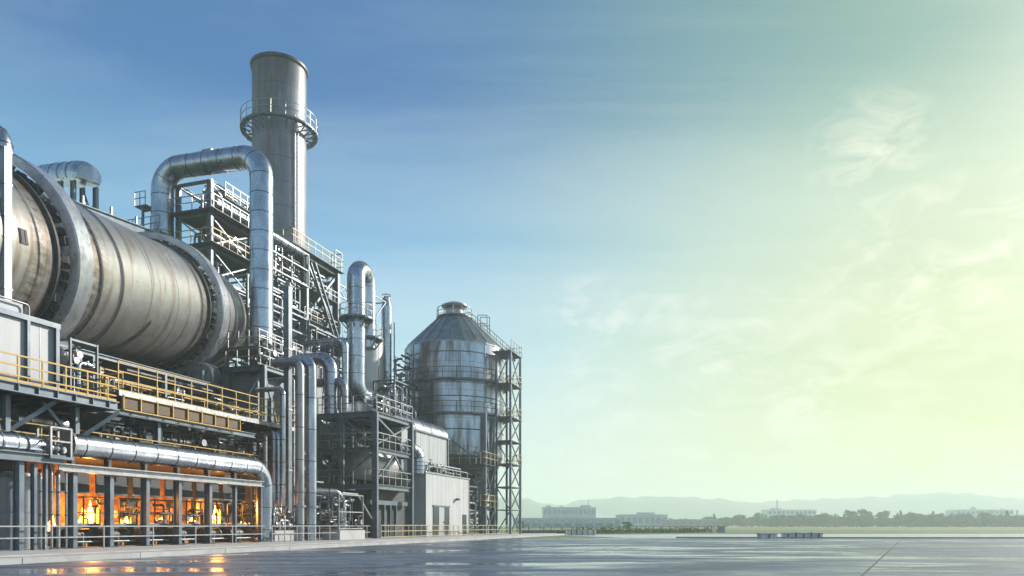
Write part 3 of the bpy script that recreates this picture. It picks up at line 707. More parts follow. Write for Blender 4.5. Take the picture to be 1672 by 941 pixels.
# ================================================================== UPPER WALKWAYS
ua, ub = uv(-60, 35), uv(191, 35)
T = thing('steel_walkway', 'wide steel walkway with yellow railing carrying the white cabinet', 'walkway', W(ua, 35, 8.3))
part(T, 'deck', MB().box(ua, ub, 35.06, 40.5, 8.66, 8.74), DECK)
part(T, 'edge_girder', MB().ibeam(W(ua, 35, 8.46), W(ub, 35, 8.46), .36, .5, .06), STEEL)
part(T, 'end_girder', MB().ibeam(W(ub, 35.2, 8.46), W(ub, 40.5, 8.46), .3, .46, .05), STEEL)
xb = MB()
for k in range(7):
    u = ua+(ub-ua)*(k+.5)/7; xb.box(u-.1, u+.1, 35.2, 40.4, 8.26, 8.65)
part(T, 'cross_girder', xb, DSTEEL)
st = MB()
for k in range(8): u = ua+(ub-ua)*(k+.4)/8; st.box(u-.02, u+.02, 34.84, 34.995, 8.25, 8.68)
part(T, 'stiffener', st, STEEL)
railing([W(ua, 35.02, 8.74), W(ub-.05, 35.02, 8.74), W(ub-.05, 38.5, 8.74)], 1.35, YEL, T, 1.35, (1, .62, .24), .035, .12)
for px in (22, 135):
    u = uv(px, 36); part(T, 'support_column', MB().hcol(W(u, 36.6, 5.9), W(u, 36.6, 8.25), .42), STEEL)
    part(T, 'knee_brace', MB().beam(W(u+.1, 36.55, 6.4), W(u+2.0, 35.5, 8.22), .22), STEEL); part(T, 'knee_brace', MB().beam(W(u-.1, 36.6, 6.4), W(u-2.0, 36.6, 8.22), .18), STEEL)
u0, u1 = uv(193, 36.3), uv(487, 36.3)
T = thing('steel_walkway', 'long steel walkway with tall yellow railing running beside the drum to the vertical pipes', 'walkway', W(u0, 36.3, 9))
part(T, 'deck', MB().box(u0, u1, 36.36, 39.2, 9.56, 9.62), DECK)
part(T, 'edge_girder', MB().box(u0, u1, 36.22, 36.35, 9.40, 9.72), GALV)
part(T, 'lower_girder', MB().ibeam(W(u0, 36.35, 8.42), W(uv(415, 36.35), 36.35, 8.42), .3, .36, .05), STEEL)
xb = MB()
for k in range(12): u = u0+(u1-u0)*(k+.5)/12; xb.box(u-.08, u+.08, 36.4, 39.1, 9.2, 9.55)
part(T, 'cross_girder', xb, DSTEEL)
railing([W(u0, 36.3, 9.72), W(u1, 36.3, 9.72), W(u1, 39.1, 9.72)], 1.75, YEL, T, 1.5, (1, .66, .33), .03)
railing([W(u0+1, 38.6, 9.63), W(uv(455, 38.6), 38.6, 9.63)], 1.3, YEL, T, 2.2, (1, .5), .03)
for px in (262, 452, 470):
    u = uv(px, 36.6); part(T, 'support_column', MB().hcol(W(u, 36.9, .3 if px > 400 else 5.9), W(u, 36.9, 9.2), .4), STEEL)
# brown trough below the deck
t0, t1 = u0+.05, uv(389, 36.1)
T = thing('conveyor_trough', 'brown steel trough with yellow frame slung below the long walkway', 'trough', W(t0, 36.05, 8.6))
part(T, 'side_plate', MB().box(t0, t1, 36.02, 36.16, 8.64, 9.36), BROWN)
for k in range(9):
    u = t0+(t1-t0)*k/8; part(T, 'frame_post', MB().box(u-.035, u+.035, 35.9, 36.0, 8.55, 9.42), YEL)
part(T, 'frame_rail', MB().box(t0, t1, 35.88, 35.99, 8.5, 8.57).box(t0, t1, 35.88, 35.99, 9.32, 9.36), YEL)
# pipes and beams between walkway and drum
for k, (v, z, r, a, b, m, lb) in enumerate(((40.2, 10.35, .28, 196, 440, GALV, 'white insulated pipe lying along the walkway at the foot of the drum'), (39.5, 10.9, .055, 180, 430, YEL, 'thin yellow pipe running along the walkway beside the drum'), (40.8, 11.3, .2, 170, 400, CLAD2, 'grey pipe higher up under the flank of the drum'), (41.6, 12.4, .16, 205, 345, DSTEEL, 'dark pipe tucked under the belly of the drum'))):
    solo('walkway_pipe', pipe_mb([W(uv(a, v), v, z), W(uv(b, v), v, z)], r, .5, 2.4, 12), m, lb, 'pipe', W(uv(a, v), v, z))
T = thing('drum_base_frame', 'dark steel base frame with columns below the drum', 'frame', W(28, 41, 8.7))
for v in (39.6, 44): part(T, 'base_beam', MB().ibeam(W(22, v, 9.95), W(56, v, 9.95), .4, .6, .06), STEEL)
for u in (27, 33, 39, 45, 51): part(T, 'cross_beam', MB().ibeam(W(u, 39.8, 9.9), W(u, 48, 9.9), .35, .5, .05), DSTEEL); part(T, 'column', MB().hcol(W(u, 39.6, .3), W(u, 39.6, 9.6), .45), STEEL)
for u in (36, 42): 
    part(T, 'upright', MB().hcol(W(u, 39.6, 10.25), W(u, 39.6, 12.2), .3), STEEL)
part(T, 'upper_beam', MB().ibeam(W(33, 39.6, 12.35), W(48, 39.6, 12.35), .3, .3, .05), STEEL)
skid('valve_skid', 'crowded open frame of pipes and valves on the walkway between cabinet and drum', 'pipe skid', uv(101, 37), uv(158, 36.4), 36.4, 38.2, 8.75, 12.1, 11, 14, (.05, .13), nvalve=5)
skid('valve_skid', 'low tangle of pipes with a motor at the end of the wide walkway', 'pipe skid', uv(163, 36.8), uv(200, 36.8), 36.8, 38.6, 8.75, 11.0, 12, 10, (.05, .12), nvalve=3, fm=YEL, fw=.08)
for i, (a, b) in enumerate(((222, 258), (268, 310), (356, 398), (405, 436))):
    skid('pump_skid', ['low pipe and motor set on the long walkway below the middle of the drum', 'second low pipe set on the long walkway ahead of the far ring', 'pipe and motor set on the long walkway just past the far roller', 'last low pipe set on the long walkway under the stepped platform'][i], 'pipe skid', uv(a, 39.4), uv(b, 39.4), 39.3, 40.6, 9.64, 11.4+.2*i, 20+i, 9, (.04, .11), frame=False, nvalve=3)
# white cabinet, box and pillar duct
c0, c1 = uv(-40, 36.2), uv(92, 36.2)
T = thing('electrical_cabinet', 'large white panelled cabinet with blue steel corner posts on the walkway', 'cabinet', W(c0, 36.2, 8.75))
part(T, 'wall_panel', MB().box(c0, c1-.1, 36.26, 38.6, 8.76, 12.30), WHITE)
for px in (44, 90.5):
    u = uv(px, 36.2); part(T, 'corner_post', MB().hcol(W(u, 36.2, 8.76), W(u, 36.2, 12.3), .26 if px < 60 else .34, .04), STEEL)
part(T, 'roof_rim', MB().box(c0, c1+.15, 36.05, 38.75, 12.304, 12.58), STEEL)
part(T, 'seam', MB().box(c0+2.6, c0+2.63, 36.245, 36.258, 8.8, 12.28).box(uv(66,36.2), uv(66,36.2)+.03, 36.245, 36.258, 8.8, 12.28), GALV)
b0, b1 = uv(-40, 36.4), uv(44, 36.4)
T = thing('roof_box', 'small white box with a bent pipe rail on the cabinet roof', 'box', W(b0, 36.4, 12.6))
part(T, 'casing', MB().box(b0, b1, 36.7, 38.2, 12.60, 13.25), WHITE)
part(T, 'guard_rail', pipe_mb([W(b0, 36.45, 13.25), W(b1+.15, 36.45, 13.25), W(b1+.15, 36.45, 12.6)], .05, .2, 0, 8), GALV)
up_ = uv(7.5, 37); uq = uv(19.5, 37)
T = thing('exhaust_duct', 'tall square white duct with a rounded elbow hood at the left edge', 'duct', W(up_, 37, 12.6))
part(T, 'shaft', MB().box(up_, uq, 37, 38.2, 12.59, 21.35), mat('pale duct paint', (.32,.35,.39), .4, .3, (.25,.28,.32), .8, (1,1,.3)))
for z in (13.9, 16.6, 17.7, 19.4): part(T, 'flange', MB().box(up_-.03, uq+.03, 36.97, 38.23, z, z+.09), GALV)
part(T, 'hood', pipe_mb([W((up_+uq)/2, 37.55, 21.3), W((up_+uq)/2, 37.55, 22.3), W((up_+uq)/2-1.2, 40.5, 22.3)], .56, .8, .5, 20), CLAD)
for z in (16.9, 18.6): part(T, 'side_arm', MB().box(up_-4, up_-.005, 37.2, 37.7, z, z+.5), WHITE)
# ================================================================== BURNER HALL
FV = 35.2; hp = [118, 178, 237, 290, 340, 383, 425]
ha, hb = uv(-60, 36), uv(427, FV)
T = thing('burner_hall', 'open-fronted furnace hall glowing orange behind a row of steel columns', 'building', W(ha, FV, .3))
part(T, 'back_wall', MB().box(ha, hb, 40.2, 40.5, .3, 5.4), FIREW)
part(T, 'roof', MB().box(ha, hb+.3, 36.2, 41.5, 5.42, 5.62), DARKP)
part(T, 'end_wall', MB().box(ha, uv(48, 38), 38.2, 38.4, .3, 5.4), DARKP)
for i, px in enumerate(hp):
    u = uv(px, FV); part(T, 'column', MB().hcol(W(u, FV, .3), W(u, FV, 4.42), .42 if i < 5 else .26, .05), STEEL)
    part(T, 'base_plate', MB().box(u-.34, u+.34, FV-.34, FV+.34, .302, .34), STEEL)
    part(T, 'saddle', MB().hcol(W(u, FV+.1, 4.87), W(u, FV+.1, 5.3), .32, .05), DSTEEL)
for i, (px, ww) in enumerate(((30, .42), (55, .26), (74, .2))):
    u = uv(px, 34.6); part(T, 'column', MB().hcol(W(u, 34.6, .3), W(u, 34.6, 4.7), ww, .05), STEEL)
part(T, 'front_beam', MB().ibeam(W(uv(97, 34.9), 34.95, 4.64), W(uv(428, 34.9), 34.95, 4.64), .5, .42, .06), GALV)
part(T, 'entry_beam', MB().ibeam(W(ha, 34.3, 4.96), W(uv(103, 34.3), 34.3, 4.96), .4, .46, .06), STEEL)
for i in range(len(hp)-1):
    u, u2 = uv(hp[i], FV)+.25, uv(hp[i+1], FV)-.22
    part(T, 'upper_panel', MB().box(u, u2, 36.4, 36.5, 3.45, 4.5), DARKP)
    part(T, 'window_rail', MB().box(u, u2, 36.3, 36.39, 3.36, 3.46).box(u, u2, 36.3, 36.39, 3.92, 3.98), GALV)
    part(T, 'sill', MB().box(u, u2, 35.7, 35.9, 1.46, 1.66), STEEL)
    part(T, 'apron_panel', MB().box(u, u2, 37.0, 37.1, .31, 1.5), DARKP)
    tk = MB(); tk.tube([W(u+.25, 36.3, .95), W(u2-.25, 36.3, .95)], .42, 18); part(T, 'header_drum', tk, DSTEEL)
    rl = MB(); rl.tube([W(u+.1, 35.6, .62), W(u2-.1, 35.6, .62)], .05, 6); rl.tube([W(u+.3, 35.6, .3), W(u+.3, 35.6, 1.1), W(u+.8, 35.6, 1.1), W(u+.8, 35.6, .3)], .04, 6)
    part(T, 'guard_pipe', rl, GALV)
for px, r, z1 in ((84, .07, 4.4), (95, .10, 4.3), (108, .06, 4.5), (66, .05, 4.4)):
    u = uv(px, 34.9); part(T, 'riser_pipe', pipe_mb([W(u, 34.9, .3), W(u, 34.9, z1), W(u+.5, 35.6, z1)], r, .25, 1.2, 8), GALV)
for i, (px, r) in enumerate(((12, .42), (41, .40), (62, .25))):
    p = W(uv(px, 36.5), 36.5, .3)
    solo('vertical_tank', MB().lathe(p, UP, [(0,0),(r,0),(r,1.9),(r*1.05,1.92),(r*1.05,2.0),(r,2.02),(r,3.7),(r*.6,4.0),(0,4.05)], 22), [PANEL, TANKM, CLAD2][i], ['widest grey standing tank at the left end of the furnace hall', 'pale standing tank between the left hall columns', 'slim silver standing tank beside the glowing bays'][i], 'tank', p)
def flame(px, v, z, w_, h_, label):
    p = W(uv(px, v), v, z); T = thing('flame', label, 'flame', p); r2 = random.Random(px)
    part(T, 'core', MB().lathe(p, UP, [(0,0),(w_*.30,.06*h_),(w_*.34,.2*h_),(w_*.22,.42*h_),(w_*.12,.62*h_),(w_*.06,.8*h_),(.01,h_*.95)], 10), FLAME)
    for dx, kw, kh in ((-.34, .8, .62), (.30, .7, .72), (.55, .45, .42), (-.6, .5, .36)):
        b_ = p+UA*dx*w_+VA*r2.uniform(-.2, .2); a_ = w_*kw; hh = h_*kh
        part(T, 'core', MB().lathe(b_, UP+UA*r2.uniform(-.12, .12), [(0,0),(a_*.28,.08*hh),(a_*.32,.3*hh),(a_*.2,.6*hh),(a_*.1,.8*hh),(.01,hh)], 9), FLAME)
    for k in range(7):
        q = p+UA*r2.uniform(-.7, .7)*w_+VA*r2.uniform(-.25,.25); hh = h_*r2.uniform(.35,.75); ww = w_*r2.uniform(.10,.18); dx = UA*r2.uniform(-.12,.12)
        part(T, 'tongue', MB().tube([q, q+UP*hh*.25+dx, q+UP*hh*.6-dx*.5, q+UP*hh], [ww*.6, ww, ww*.6, .01], 8), FLAME2)
    ld = bpy.data.lights.new('flame_light', 'POINT'); ld.energy = 430 if w_ > .7 else 120; ld.color = (1, .36, .05); ld.shadow_soft_size = .35
    lo = bpy.data.objects.new('flame_light', ld); COL.objects.link(lo); lo.parent = T['o']; lo.location = UP*h_*.8-VA*.2
bay = ['first', 'second', 'third', 'fourth', 'fifth', 'sixth']
for i in range(len(hp)-1):
    u, u2 = uv(hp[i], 37.6)+.3, uv(hp[i+1], 37.6)-.2
    bed = MB(); r2 = random.Random(i)
    p = W((u+u2)/2, 38.9, .3); T = thing('burner', 'brick burner hearth with a glowing bed in the '+bay[i]+' bay of the furnace hall', 'burner', p)
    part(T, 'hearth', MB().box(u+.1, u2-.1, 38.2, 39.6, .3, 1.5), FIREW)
    for k in range(14):
        q = W(r2.uniform(u+.3, u2-.3), r2.uniform(38.3, 39.4), 1.55); bed.lathe(q, UP, [(0,.0),(r2.uniform(.1,.2),.02),(r2.uniform(.08,.16),.14),(0,.2)], 7)
    part(T, 'ember_bed', bed, GLOW)
    skid('burner_piping', 'dark burner pipework silhouetted against the glow in the '+bay[i]+' bay', 'pipe skid', u+.1, u2-.1, 37.2, 38.0, 1.3, 3.3, 50+i, 4 if i in (0, 4) else 8, (.03, .07), nvalve=0 if i in (0, 4) else 2, fm=DSTEEL, mats=[DSTEEL, STEEL, GALV], fw=.08, motor=False)
flame(147, 38.5, 1.65, .95, 1.5, 'bright white-hot flame in the first furnace bay, the larger of the two')
flame(351, 38.5, 1.65, .72, 1.5, 'tall yellow flame in the fifth furnace bay')
flame(86, 38.8, 1.2, .55, 1.1, 'small flame low behind the riser pipes left of the first bay')
for px in (205, 262, 313, 400): flame(px, 38.9, 1.62, .42, .7, {205:'small flame in the second furnace bay',262:'small flame in the third furnace bay',313:'small flame in the fourth furnace bay',400:'small flame in the narrow last furnace bay'}[px])
# main pipe, left vessel, cage, lower walkway
pz = 5.96; pu0 = uv(106, 35.5); pe = uv(431, 35.5)
T = thing('main_pipe', 'long fat silver pipe above the furnace bays turning down to the slab', 'pipe', W(pe, 35.5, .3))
part(T, 'pipe_run', pipe_mb([W(pu0, 35.5, pz), W(pe, 35.5, pz), W(pe, 35.5, .62)], .66, 1.6, 1.7, 28, 10, .018), CLAD)
part(T, 'end_flange', MB().lathe(W(pu0, 35.5, pz), UA, [(0,-.02),(.8,-.02),(.8,.12),(.67,.12)], 28, smooth=False), GALV)
part(T, 'foot', MB().lathe(W(pe, 35.5, .3), UP, [(0,0),(.95,0),(.95,.12),(.78,.14),(.70,.34),(.66,.34)], 28, smooth=False), GALV)
T = thing('pressure_vessel', 'polished horizontal vessel with a domed end at the left edge', 'vessel', W(uv(60, 35.3), 35.3, 5))
e_ = W(uv(60, 35.3), 35.3, 5.65)
part(T, 'shell', MB().lathe(e_, -UA, [(0,-.42),(.25,-.38),(.47,-.24),(.58,-.05),(.6,.1),(.6,1.3),(.64,1.32),(.64,1.42),(.6,1.44),(.6,12)], 32), CLAD)
for k in (.9, 2.2, 4.4): part(T, 'strap', MB().lathe(e_-UA*k, UA, [(.605,-.05),(.63,-.05),(.63,.05),(.605,.05)], 32), STEEL)
for k in (1.2, 4.2): part(T, 'saddle', MB().box(U(e_)-k-.12, U(e_)-k+.12, 34.9, 35.7, 5.19, 5.5), STEEL)
g0, g1 = uv(78, 34.3), uv(111, 34.3)
T = thing('valve_cage', 'small square steel cage around a valve in front of the fat pipe', 'cage', W(g0, 34.3, 5.1))
for a in (g0, g1):
    for b in (34.1, 35.0): part(T, 'corner_post', MB().beam(W(a, b, 5.0), W(a, b, 6.62), .1), GALV)
part(T, 'floor_plate', MB().box(g0-.1, g1+.1, 34.0, 35.1, 4.98, 5.12), STEEL)
rb = MB()
for z in (5.9, 6.6):
    rb.beam(W(g0, 34.1, z), W(g1, 34.1, z), .08); rb.beam(W(g0, 34.1, z), W(g0, 35, z), .08); rb.beam(W(g1, 34.1, z), W(g1, 35, z), .08)
part(T, 'cage_rail', rb, GALV); valve(T, W((g0+g1)/2, 34.5, 5.55), UA, 1.1); valve(T, W((g0+g1)/2+.4, 34.6, 5.5), VA, .8)
la, lb_ = uv(-50, 36.5), uv(421, 36.5)
T = thing('lower_walkway', 'low catwalk with thin yellow railing behind the fat pipe', 'walkway', W(la, 36.5, 5.7))
part(T, 'deck', MB().box(la, lb_, 36.5, 37.6, 5.86, 5.92), DECK)
railing([W(la, 36.52, 5.92), W(lb_, 36.52, 5.92), W(lb_, 37.5, 5.92)], 1.06, YEL, T, 1.9, (1, .5), .028)
# dark walls added behind the walkways to block light and open sky
for i, (a, b, v, z0, z1, m, lb) in enumerate(((20, 60, 50.5, .3, 15.4, DARKP, 'added dark wall closing off the sky in the gap under the drum'), (12, 44, 42.6, 5.7, 9.2, DARKP, 'added dark wall blocking light between the two walkways'), (44.2, 56, 42.4, .3, 9.3, DARKP, 'added dark wall blocking light behind the thin risers at the end of the hall'))):
    solo('light_block_wall', MB().box(a, b, v, v+5, z0, z1), m, lb, 'building', W(a, v, z0))
for i, (px, px2, z, v, r) in enumerate(((20, 130, 7.4, 38.2, .5), (60, 240, 6.75, 39.4, .38), (150, 400, 7.6, 39.0, .3), (240, 420, 6.9, 38.4, .22))):
    a, b = uv(px, v), uv(px2, v)
    solo('service_duct', pipe_mb([W(a, v, z), W(b, v, z), W(b, v+3, z)], r, r*2, 1.4, 16), [CLAD2, GALV, CLAD2, GALV][i], ['thick grey duct in the shadow under the wide walkway', 'grey duct low in the shadow behind the yellow catwalk rail', 'long duct in the shadow under the brown trough', 'thin duct in the shadow over the right hall bays'][i], 'duct', W(a, v, z))
for i, (a, b) in enumerate(((60, 120), (165, 222), (225, 290), (300, 352), (355, 405))):
    skid('underdeck_piping', ['pipework in shadow above the pressure vessel', 'pipework in shadow above the second hall bay', 'pipework in shadow above the third hall bay', 'pipework in shadow above the fourth hall bay', 'tangled pale pipework in shadow near the right end of the hall'][i], 'pipe skid', uv(a, 37.9), uv(b, 37.9), 37.8, 39, 5.93, 8.1, 70+i, 9, (.04, .12), frame=(i % 2 == 0), nvalve=3, fm=DSTEEL, motor=False)
railing([W(uv(-40, 34.0), 34.0, .3), W(uv(432, 34.0), 34.0, .3)], 1.2, GREYR, None, 3.4, (1, .52), .03, thinglab='grey two-bar railing along the front of the furnace hall')
railing([W(uv(444, 33.6), 33.6, .3), W(uv(604, 33.6), 33.6, .3), W(uv(604, 33.6), 34.6, .3)], 1.2, GREYR, None, 1.5, (1, .52), .03, thinglab='grey railing before the vertical pipes and pump skid')
yr = mat('faded yellow rail', (.42,.34,.14), .45, .1, (.32,.28,.18), 4)
railing([W(uv(622, 33.4), 33.4, .3), W(uv(770, 33.4), 33.4, .3)], 1.25, yr, None, 1.5, (1, .55, .1), .035, thinglab='yellow railing along the kerb before the white building')
railing([W(uv(772, 33.2), 33.2, .3), W(uv(846, 32.6), 32.6, .3)], 1.25, yr, None, 1.7, (1, .55, .1), .035, thinglab='yellow railing along the kerb at the foot of the silo tower')
# ================================================================== STEPPED PLATFORM BELOW THE ARCH PIPE
T = thing('stepped_platform', 'blue steel stepped platform with railings at the far end of the drum', 'platform', W(55, 41, 9.7))
frame_tower(T, (55, 59.6), (41, 45), (9.7, 15.7), .5, .4)
part(T, 'deck', MB().box(54.9, 59.7, 40.9, 45.2, 15.71, 15.78), DECK)
railing([W(55, 45, 15.78), W(55, 41, 15.78), W(59.6, 41, 15.78)], 1.5, GREYR, T, 1.2, (1, .55), .035)
quadbrace(T, 'u', 41, 45, 55, 10, 15.4, .18, STEEL, '\\'); quadbrace(T, 'v', 55, 59.6, 41, 10, 15.4, .16, STEEL, 'V')
part(T, 'upper_deck', MB().box(57, 64, 43, 48, 18.0, 18.12), DECK)
railing([W(57, 47.5, 18.12), W(57, 43, 18.12), W(64, 43, 18.12)], 1.5, GREYR, T, 1.2, (1, .55), .035)
for (a, b) in ((57.2, 43.2), (57.2, 46.6), (63.6, 43.2)): part(T, 'upper_post', MB().hcol(W(a, b, 15.8), W(a, b, 18.0), .3), STEEL)
solo('equipment_block', MB().box(55.6, 59.4, 42, 46, 9.7, 15.0), PANEL, 'grey clad block enclosed by the stepped platform', 'block', W(55.6, 42, 9.7))
skid('platform_piping', 'pipework crowded on the stepped platform behind its railing', 'pipe skid', 55.5, 59, 42, 44.6, 15.8, 17.7, 91, 9, (.06, .15), nvalve=3, frame=False)
skid('platform_piping', 'pipework on the top step of the platform around the foot of the arch pipe', 'pipe skid', 58, 63.6, 43.3, 44.4, 18.13, 19.6, 92, 8, (.05, .12), nvalve=3, frame=False)
# ================================================================== ARCH PIPE
ax_, ay_, az_ = 61.7, 46.2, 38.3
p0, p1, p2, p3 = W(ax_, ay_, 18.15), W(ax_, ay_, az_), W(ax_, 58.4, az_+.4), W(ax_, 58.4, 28.2)
T = thing('arch_pipe', 'large silver inverted U pipe standing between the drum and the chimney', 'pipe', p0)
part(T, 'pipe_run', pipe_mb([p0, p1, p2, p3], 1.12, 2.3, 1.9, 32, 10, .022), CLAD)
part(T, 'foot', MB().lathe(p0, UP, [(0,0),(1.9,0),(1.9,.3),(1.5,.8),(1.15,1.2),(1.12,1.2)], 32), CLAD2)
part(T, 'lug', MB().box(ax_-.3, ax_+.3, 52, 53.2, az_+1.25, az_+1.5), GALV)
# ================================================================== ARCH FRAME
T = thing('pipe_frame_tower', 'tall open steel frame with decks and railings under the arch pipe', 'frame tower', W(62.4, 53, 22))
frame_tower(T, (62.4, 68.8), (53, 57), (20, 27, 30.4, 33.9, 37.2), .5, .3)
for z, us, m in ((30.42, (61.6, 72), YEL), (33.92, (61.6, 70), GREYR)):
    part(T, 'deck', MB().box(us[0], us[1], 52, 57.5, z, z+.07), DECK)
    railing([W(us[0], 57.3, z+.07), W(us[0], 52.05, z+.07), W(us[1], 52.05, z+.07)], 1.4, m, T, 1.3, (1, .52), .035)
part(T, 'top_deck', MB().box(64, 69.6, 52.4, 55, 36.0, 36.07), DECK); railing([W(64, 52.4, 36.07), W(69.6, 52.4, 36.07), W(69.6, 55, 36.07)], 1.5, GREYR, T, 1.2, (1, .52), .035)
for z0, z1 in ((27, 30.2), (30.5, 33.6), (34, 37)): quadbrace(T, 'v', 62.4, 68.8, 53, z0, z1, .14); quadbrace(T, 'u', 53, 57, 62.4, z0, z1, .14, STEEL, '/')
for i, (u0, u1, z0, z1) in enumerate(((63, 67, 30.5, 33.2), (63, 68, 34, 36.2), (66, 71, 30.5, 32.8), (63, 67, 27, 30), (64.5, 68, 36.1, 38), (63, 69, 21, 26.6), (69.5, 76, 30.5, 34))):
    skid('frame_piping', ['pipework on the yellow-railed deck under the arch pipe', 'pipework on the middle deck under the arch pipe', 'pipework at the chimney end of the yellow-railed deck', 'dark pipework below the yellow-railed deck under the arch pipe', 'small pipes on the topmost deck under the arch pipe', 'dark pipework low in the frame behind the far drum ring', 'pipework hung on the walkway between arch frame and chimney'][i], 'pipe skid', u0, u1, 53.4, 56, z0, z1, 110+i, 14, (.06, .2), nvalve=4, frame=False, motor=False)
solo('cross_duct', pipe_mb([W(62.8, 52.9, 35.15), W(79, 52.9, 35.15), W(79, 56, 35.15)], .55, 1.2, 1.3, 20), CLAD, 'horizontal silver duct passing through the frame under the arch pipe', 'duct', W(62.8, 52.9, 35.1))
solo('cross_duct', pipe_mb([W(63, 53.6, 31.9), W(73, 53.6, 31.9), W(73, 53.6, 28)], .4, .9, 1.1, 16), CLAD2, 'bent grey duct on the yellow-railed deck under the arch pipe', 'duct', W(63, 53.6, 31.9))
T = thing('access_balcony', 'small railed balcony and walkway around the rear leg of the arch pipe', 'balcony', W(61, 58.4, 30))
part(T, 'lower_deck', MB().box(59.6, 62.3, 56.8, 62.5, 31.3, 31.4), DECK); railing([W(59.6, 62.5, 31.4), W(59.6, 56.8, 31.4)], 1.5, GREYR, T, 1.1, (1, .52), .035)
part(T, 'upper_deck', MB().box(60.8, 62.2, 59.7, 61.2, 34.8, 34.9), DECK); railing([W(60.8, 61.2, 34.9), W(60.8, 59.8, 34.9)], 1.4, GREYR, T, .7, (1, .52), .035)
part(T, 'post', MB().beam(W(61, 60.3, 31.4), W(61, 60.3, 34.8), .2), STEEL); part(T, 'hanger', MB().beam(W(61, 60.3, 26), W(61, 60.3, 31.3), .25), STEEL)
# ================================================================== CHIMNEY
cu, cv = 84.2, 60.2; cb = W(cu, cv, .3); Rk = 3.52
T = thing('chimney', 'tall grey cylindrical chimney with a railed gallery near its lipped top', 'chimney', cb)
part(T, 'shaft', MB().lathe(cb, UP, [(Rk+.15,0),(Rk+.1,20),(Rk,30),(Rk-.02,62.4),(Rk-.25,62.4),(Rk-.25,58)], 64), CHIM)
part(T, 'top_lip', MB().lathe(cb+UP*62.0, UP, [(Rk+.005,0),(Rk+.2,.2),(Rk+.22,.5),(Rk-.2,.53)], 64), DSTEEL)
for z in (20.5, 25.6, 31.4): part(T, 'collar', MB().lathe(cb+UP*z, UP, [(Rk+.12,0),(Rk+.45,.1),(Rk+.45,.5),(Rk+.12,.55)], 64, smooth=False), PANEL)
ring_gallery(T, cb+UP*53.8, Rk+.02, 5.0, 1.9, GREYR, STEEL, 48, 24, 1.8, fl=4.35)
ring_gallery(T, cb+UP*36.2, Rk+.02, 4.6, 1.6, YEL, STEEL, 40, 16, 1.7, 'lower_gallery')
ld_ = MB(); lp = Vector((.80, -.60, 0))*(Rk+.22); ls = Vector((.60, .80, 0))
for k in (-.25, .25): ld_.beam(cb+lp+ls*k+UP*37, cb+lp+ls*k+UP*55, .07)
for k in range(30): ld_.beam(cb+lp-ls*.25+UP*(37+.6*k), cb+lp+ls*.25+UP*(37+.6*k), .05)
part(T, 'ladder', ld_, STEEL)
# chimney tower
T = thing('chimney_tower', 'braced blue steel tower with a yellow-railed deck around the chimney foot', 'steel tower', W(80.2, 54, .3))
frame_tower(T, (80.2, 87.6), (53.6, 58.5), (.3, 12, 19.5, 27.6, 35.9), .8, .5)
part(T, 'deck', MB().box(76.5, 88.4, 52.8, 62.5, 35.92, 36.02), DECK)
railing([W(76.5, 62, 36.02), W(76.5, 52.85, 36.02), W(88.4, 52.85, 36.02), W(88.4, 60, 36.02)], 1.6, YEL, T, 1.6, (1, .52), .04)
for z0, z1, k in ((27.8, 35.4, 'X'), (19.8, 27.2, 'X'), (12.2, 19.2, 'X')): quadbrace(T, 'v', 80.2, 87.6, 53.6, z0, z1, .28, STEEL, k); quadbrace(T, 'u', 53.6, 58.5, 87.6, z0, z1, .24, STEEL, k)
for z in (27.62, 19.52, 23.4, 31.6):
    part(T, 'mid_deck', MB().box(79.6, 88, 53.2, 56.6, z, z+.08), DECK)
    railing([W(79.6, 53.2, z+.08), W(88, 53.2, z+.08)], 1.3, GREYR, T, 1.5, (1, .52), .035)
st_ = MB(); st_.beam(W(80.6, 53.0, 34.8), W(87.2, 53.0, 25), .3, .12); st_.beam(W(80.6, 52.4, 34.8), W(87.2, 52.4, 25), .3, .12); part(T, 'stair_flight', st_, STEEL)
for i, (z0, z1) in enumerate(((19.7, 23), (23.6, 27), (27.8, 31), (31.8, 35))):
    skid('tower_piping', ['dense pipework on the lowest visible deck of the chimney tower', 'dense pipework on the second deck of the chimney tower', 'dense pipework on the third deck of the chimney tower', 'dense pipework just under the yellow-railed top deck of the chimney tower'][i], 'pipe skid', 80.5, 87.4, 54.2, 56.4, z0, z1, 130+i, 26, (.05, .24), nvalve=4, frame=False, motor=False)
railt = thing('deck_frame', 'small open railing frame at the corner of the chimney deck', 'frame', W(87.2, 53, 36.1))
for (a, b) in ((86.6, 53.1), (88.2, 53.1), (88.2, 54.6)): part(railt, 'post', MB().beam(W(a, b, 36.03), W(a, b, 38.6), .13), STEEL)
part(railt, 'top_bar', MB().beam(W(86.6, 53.1, 38.6), W(88.2, 53.1, 38.6), .12).beam(W(88.2, 53.1, 38.59), W(88.2, 54.6, 38.59), .11).beam(W(86.6, 53.1, 37.4), W(88.2, 53.1, 37.4), .1), STEEL)
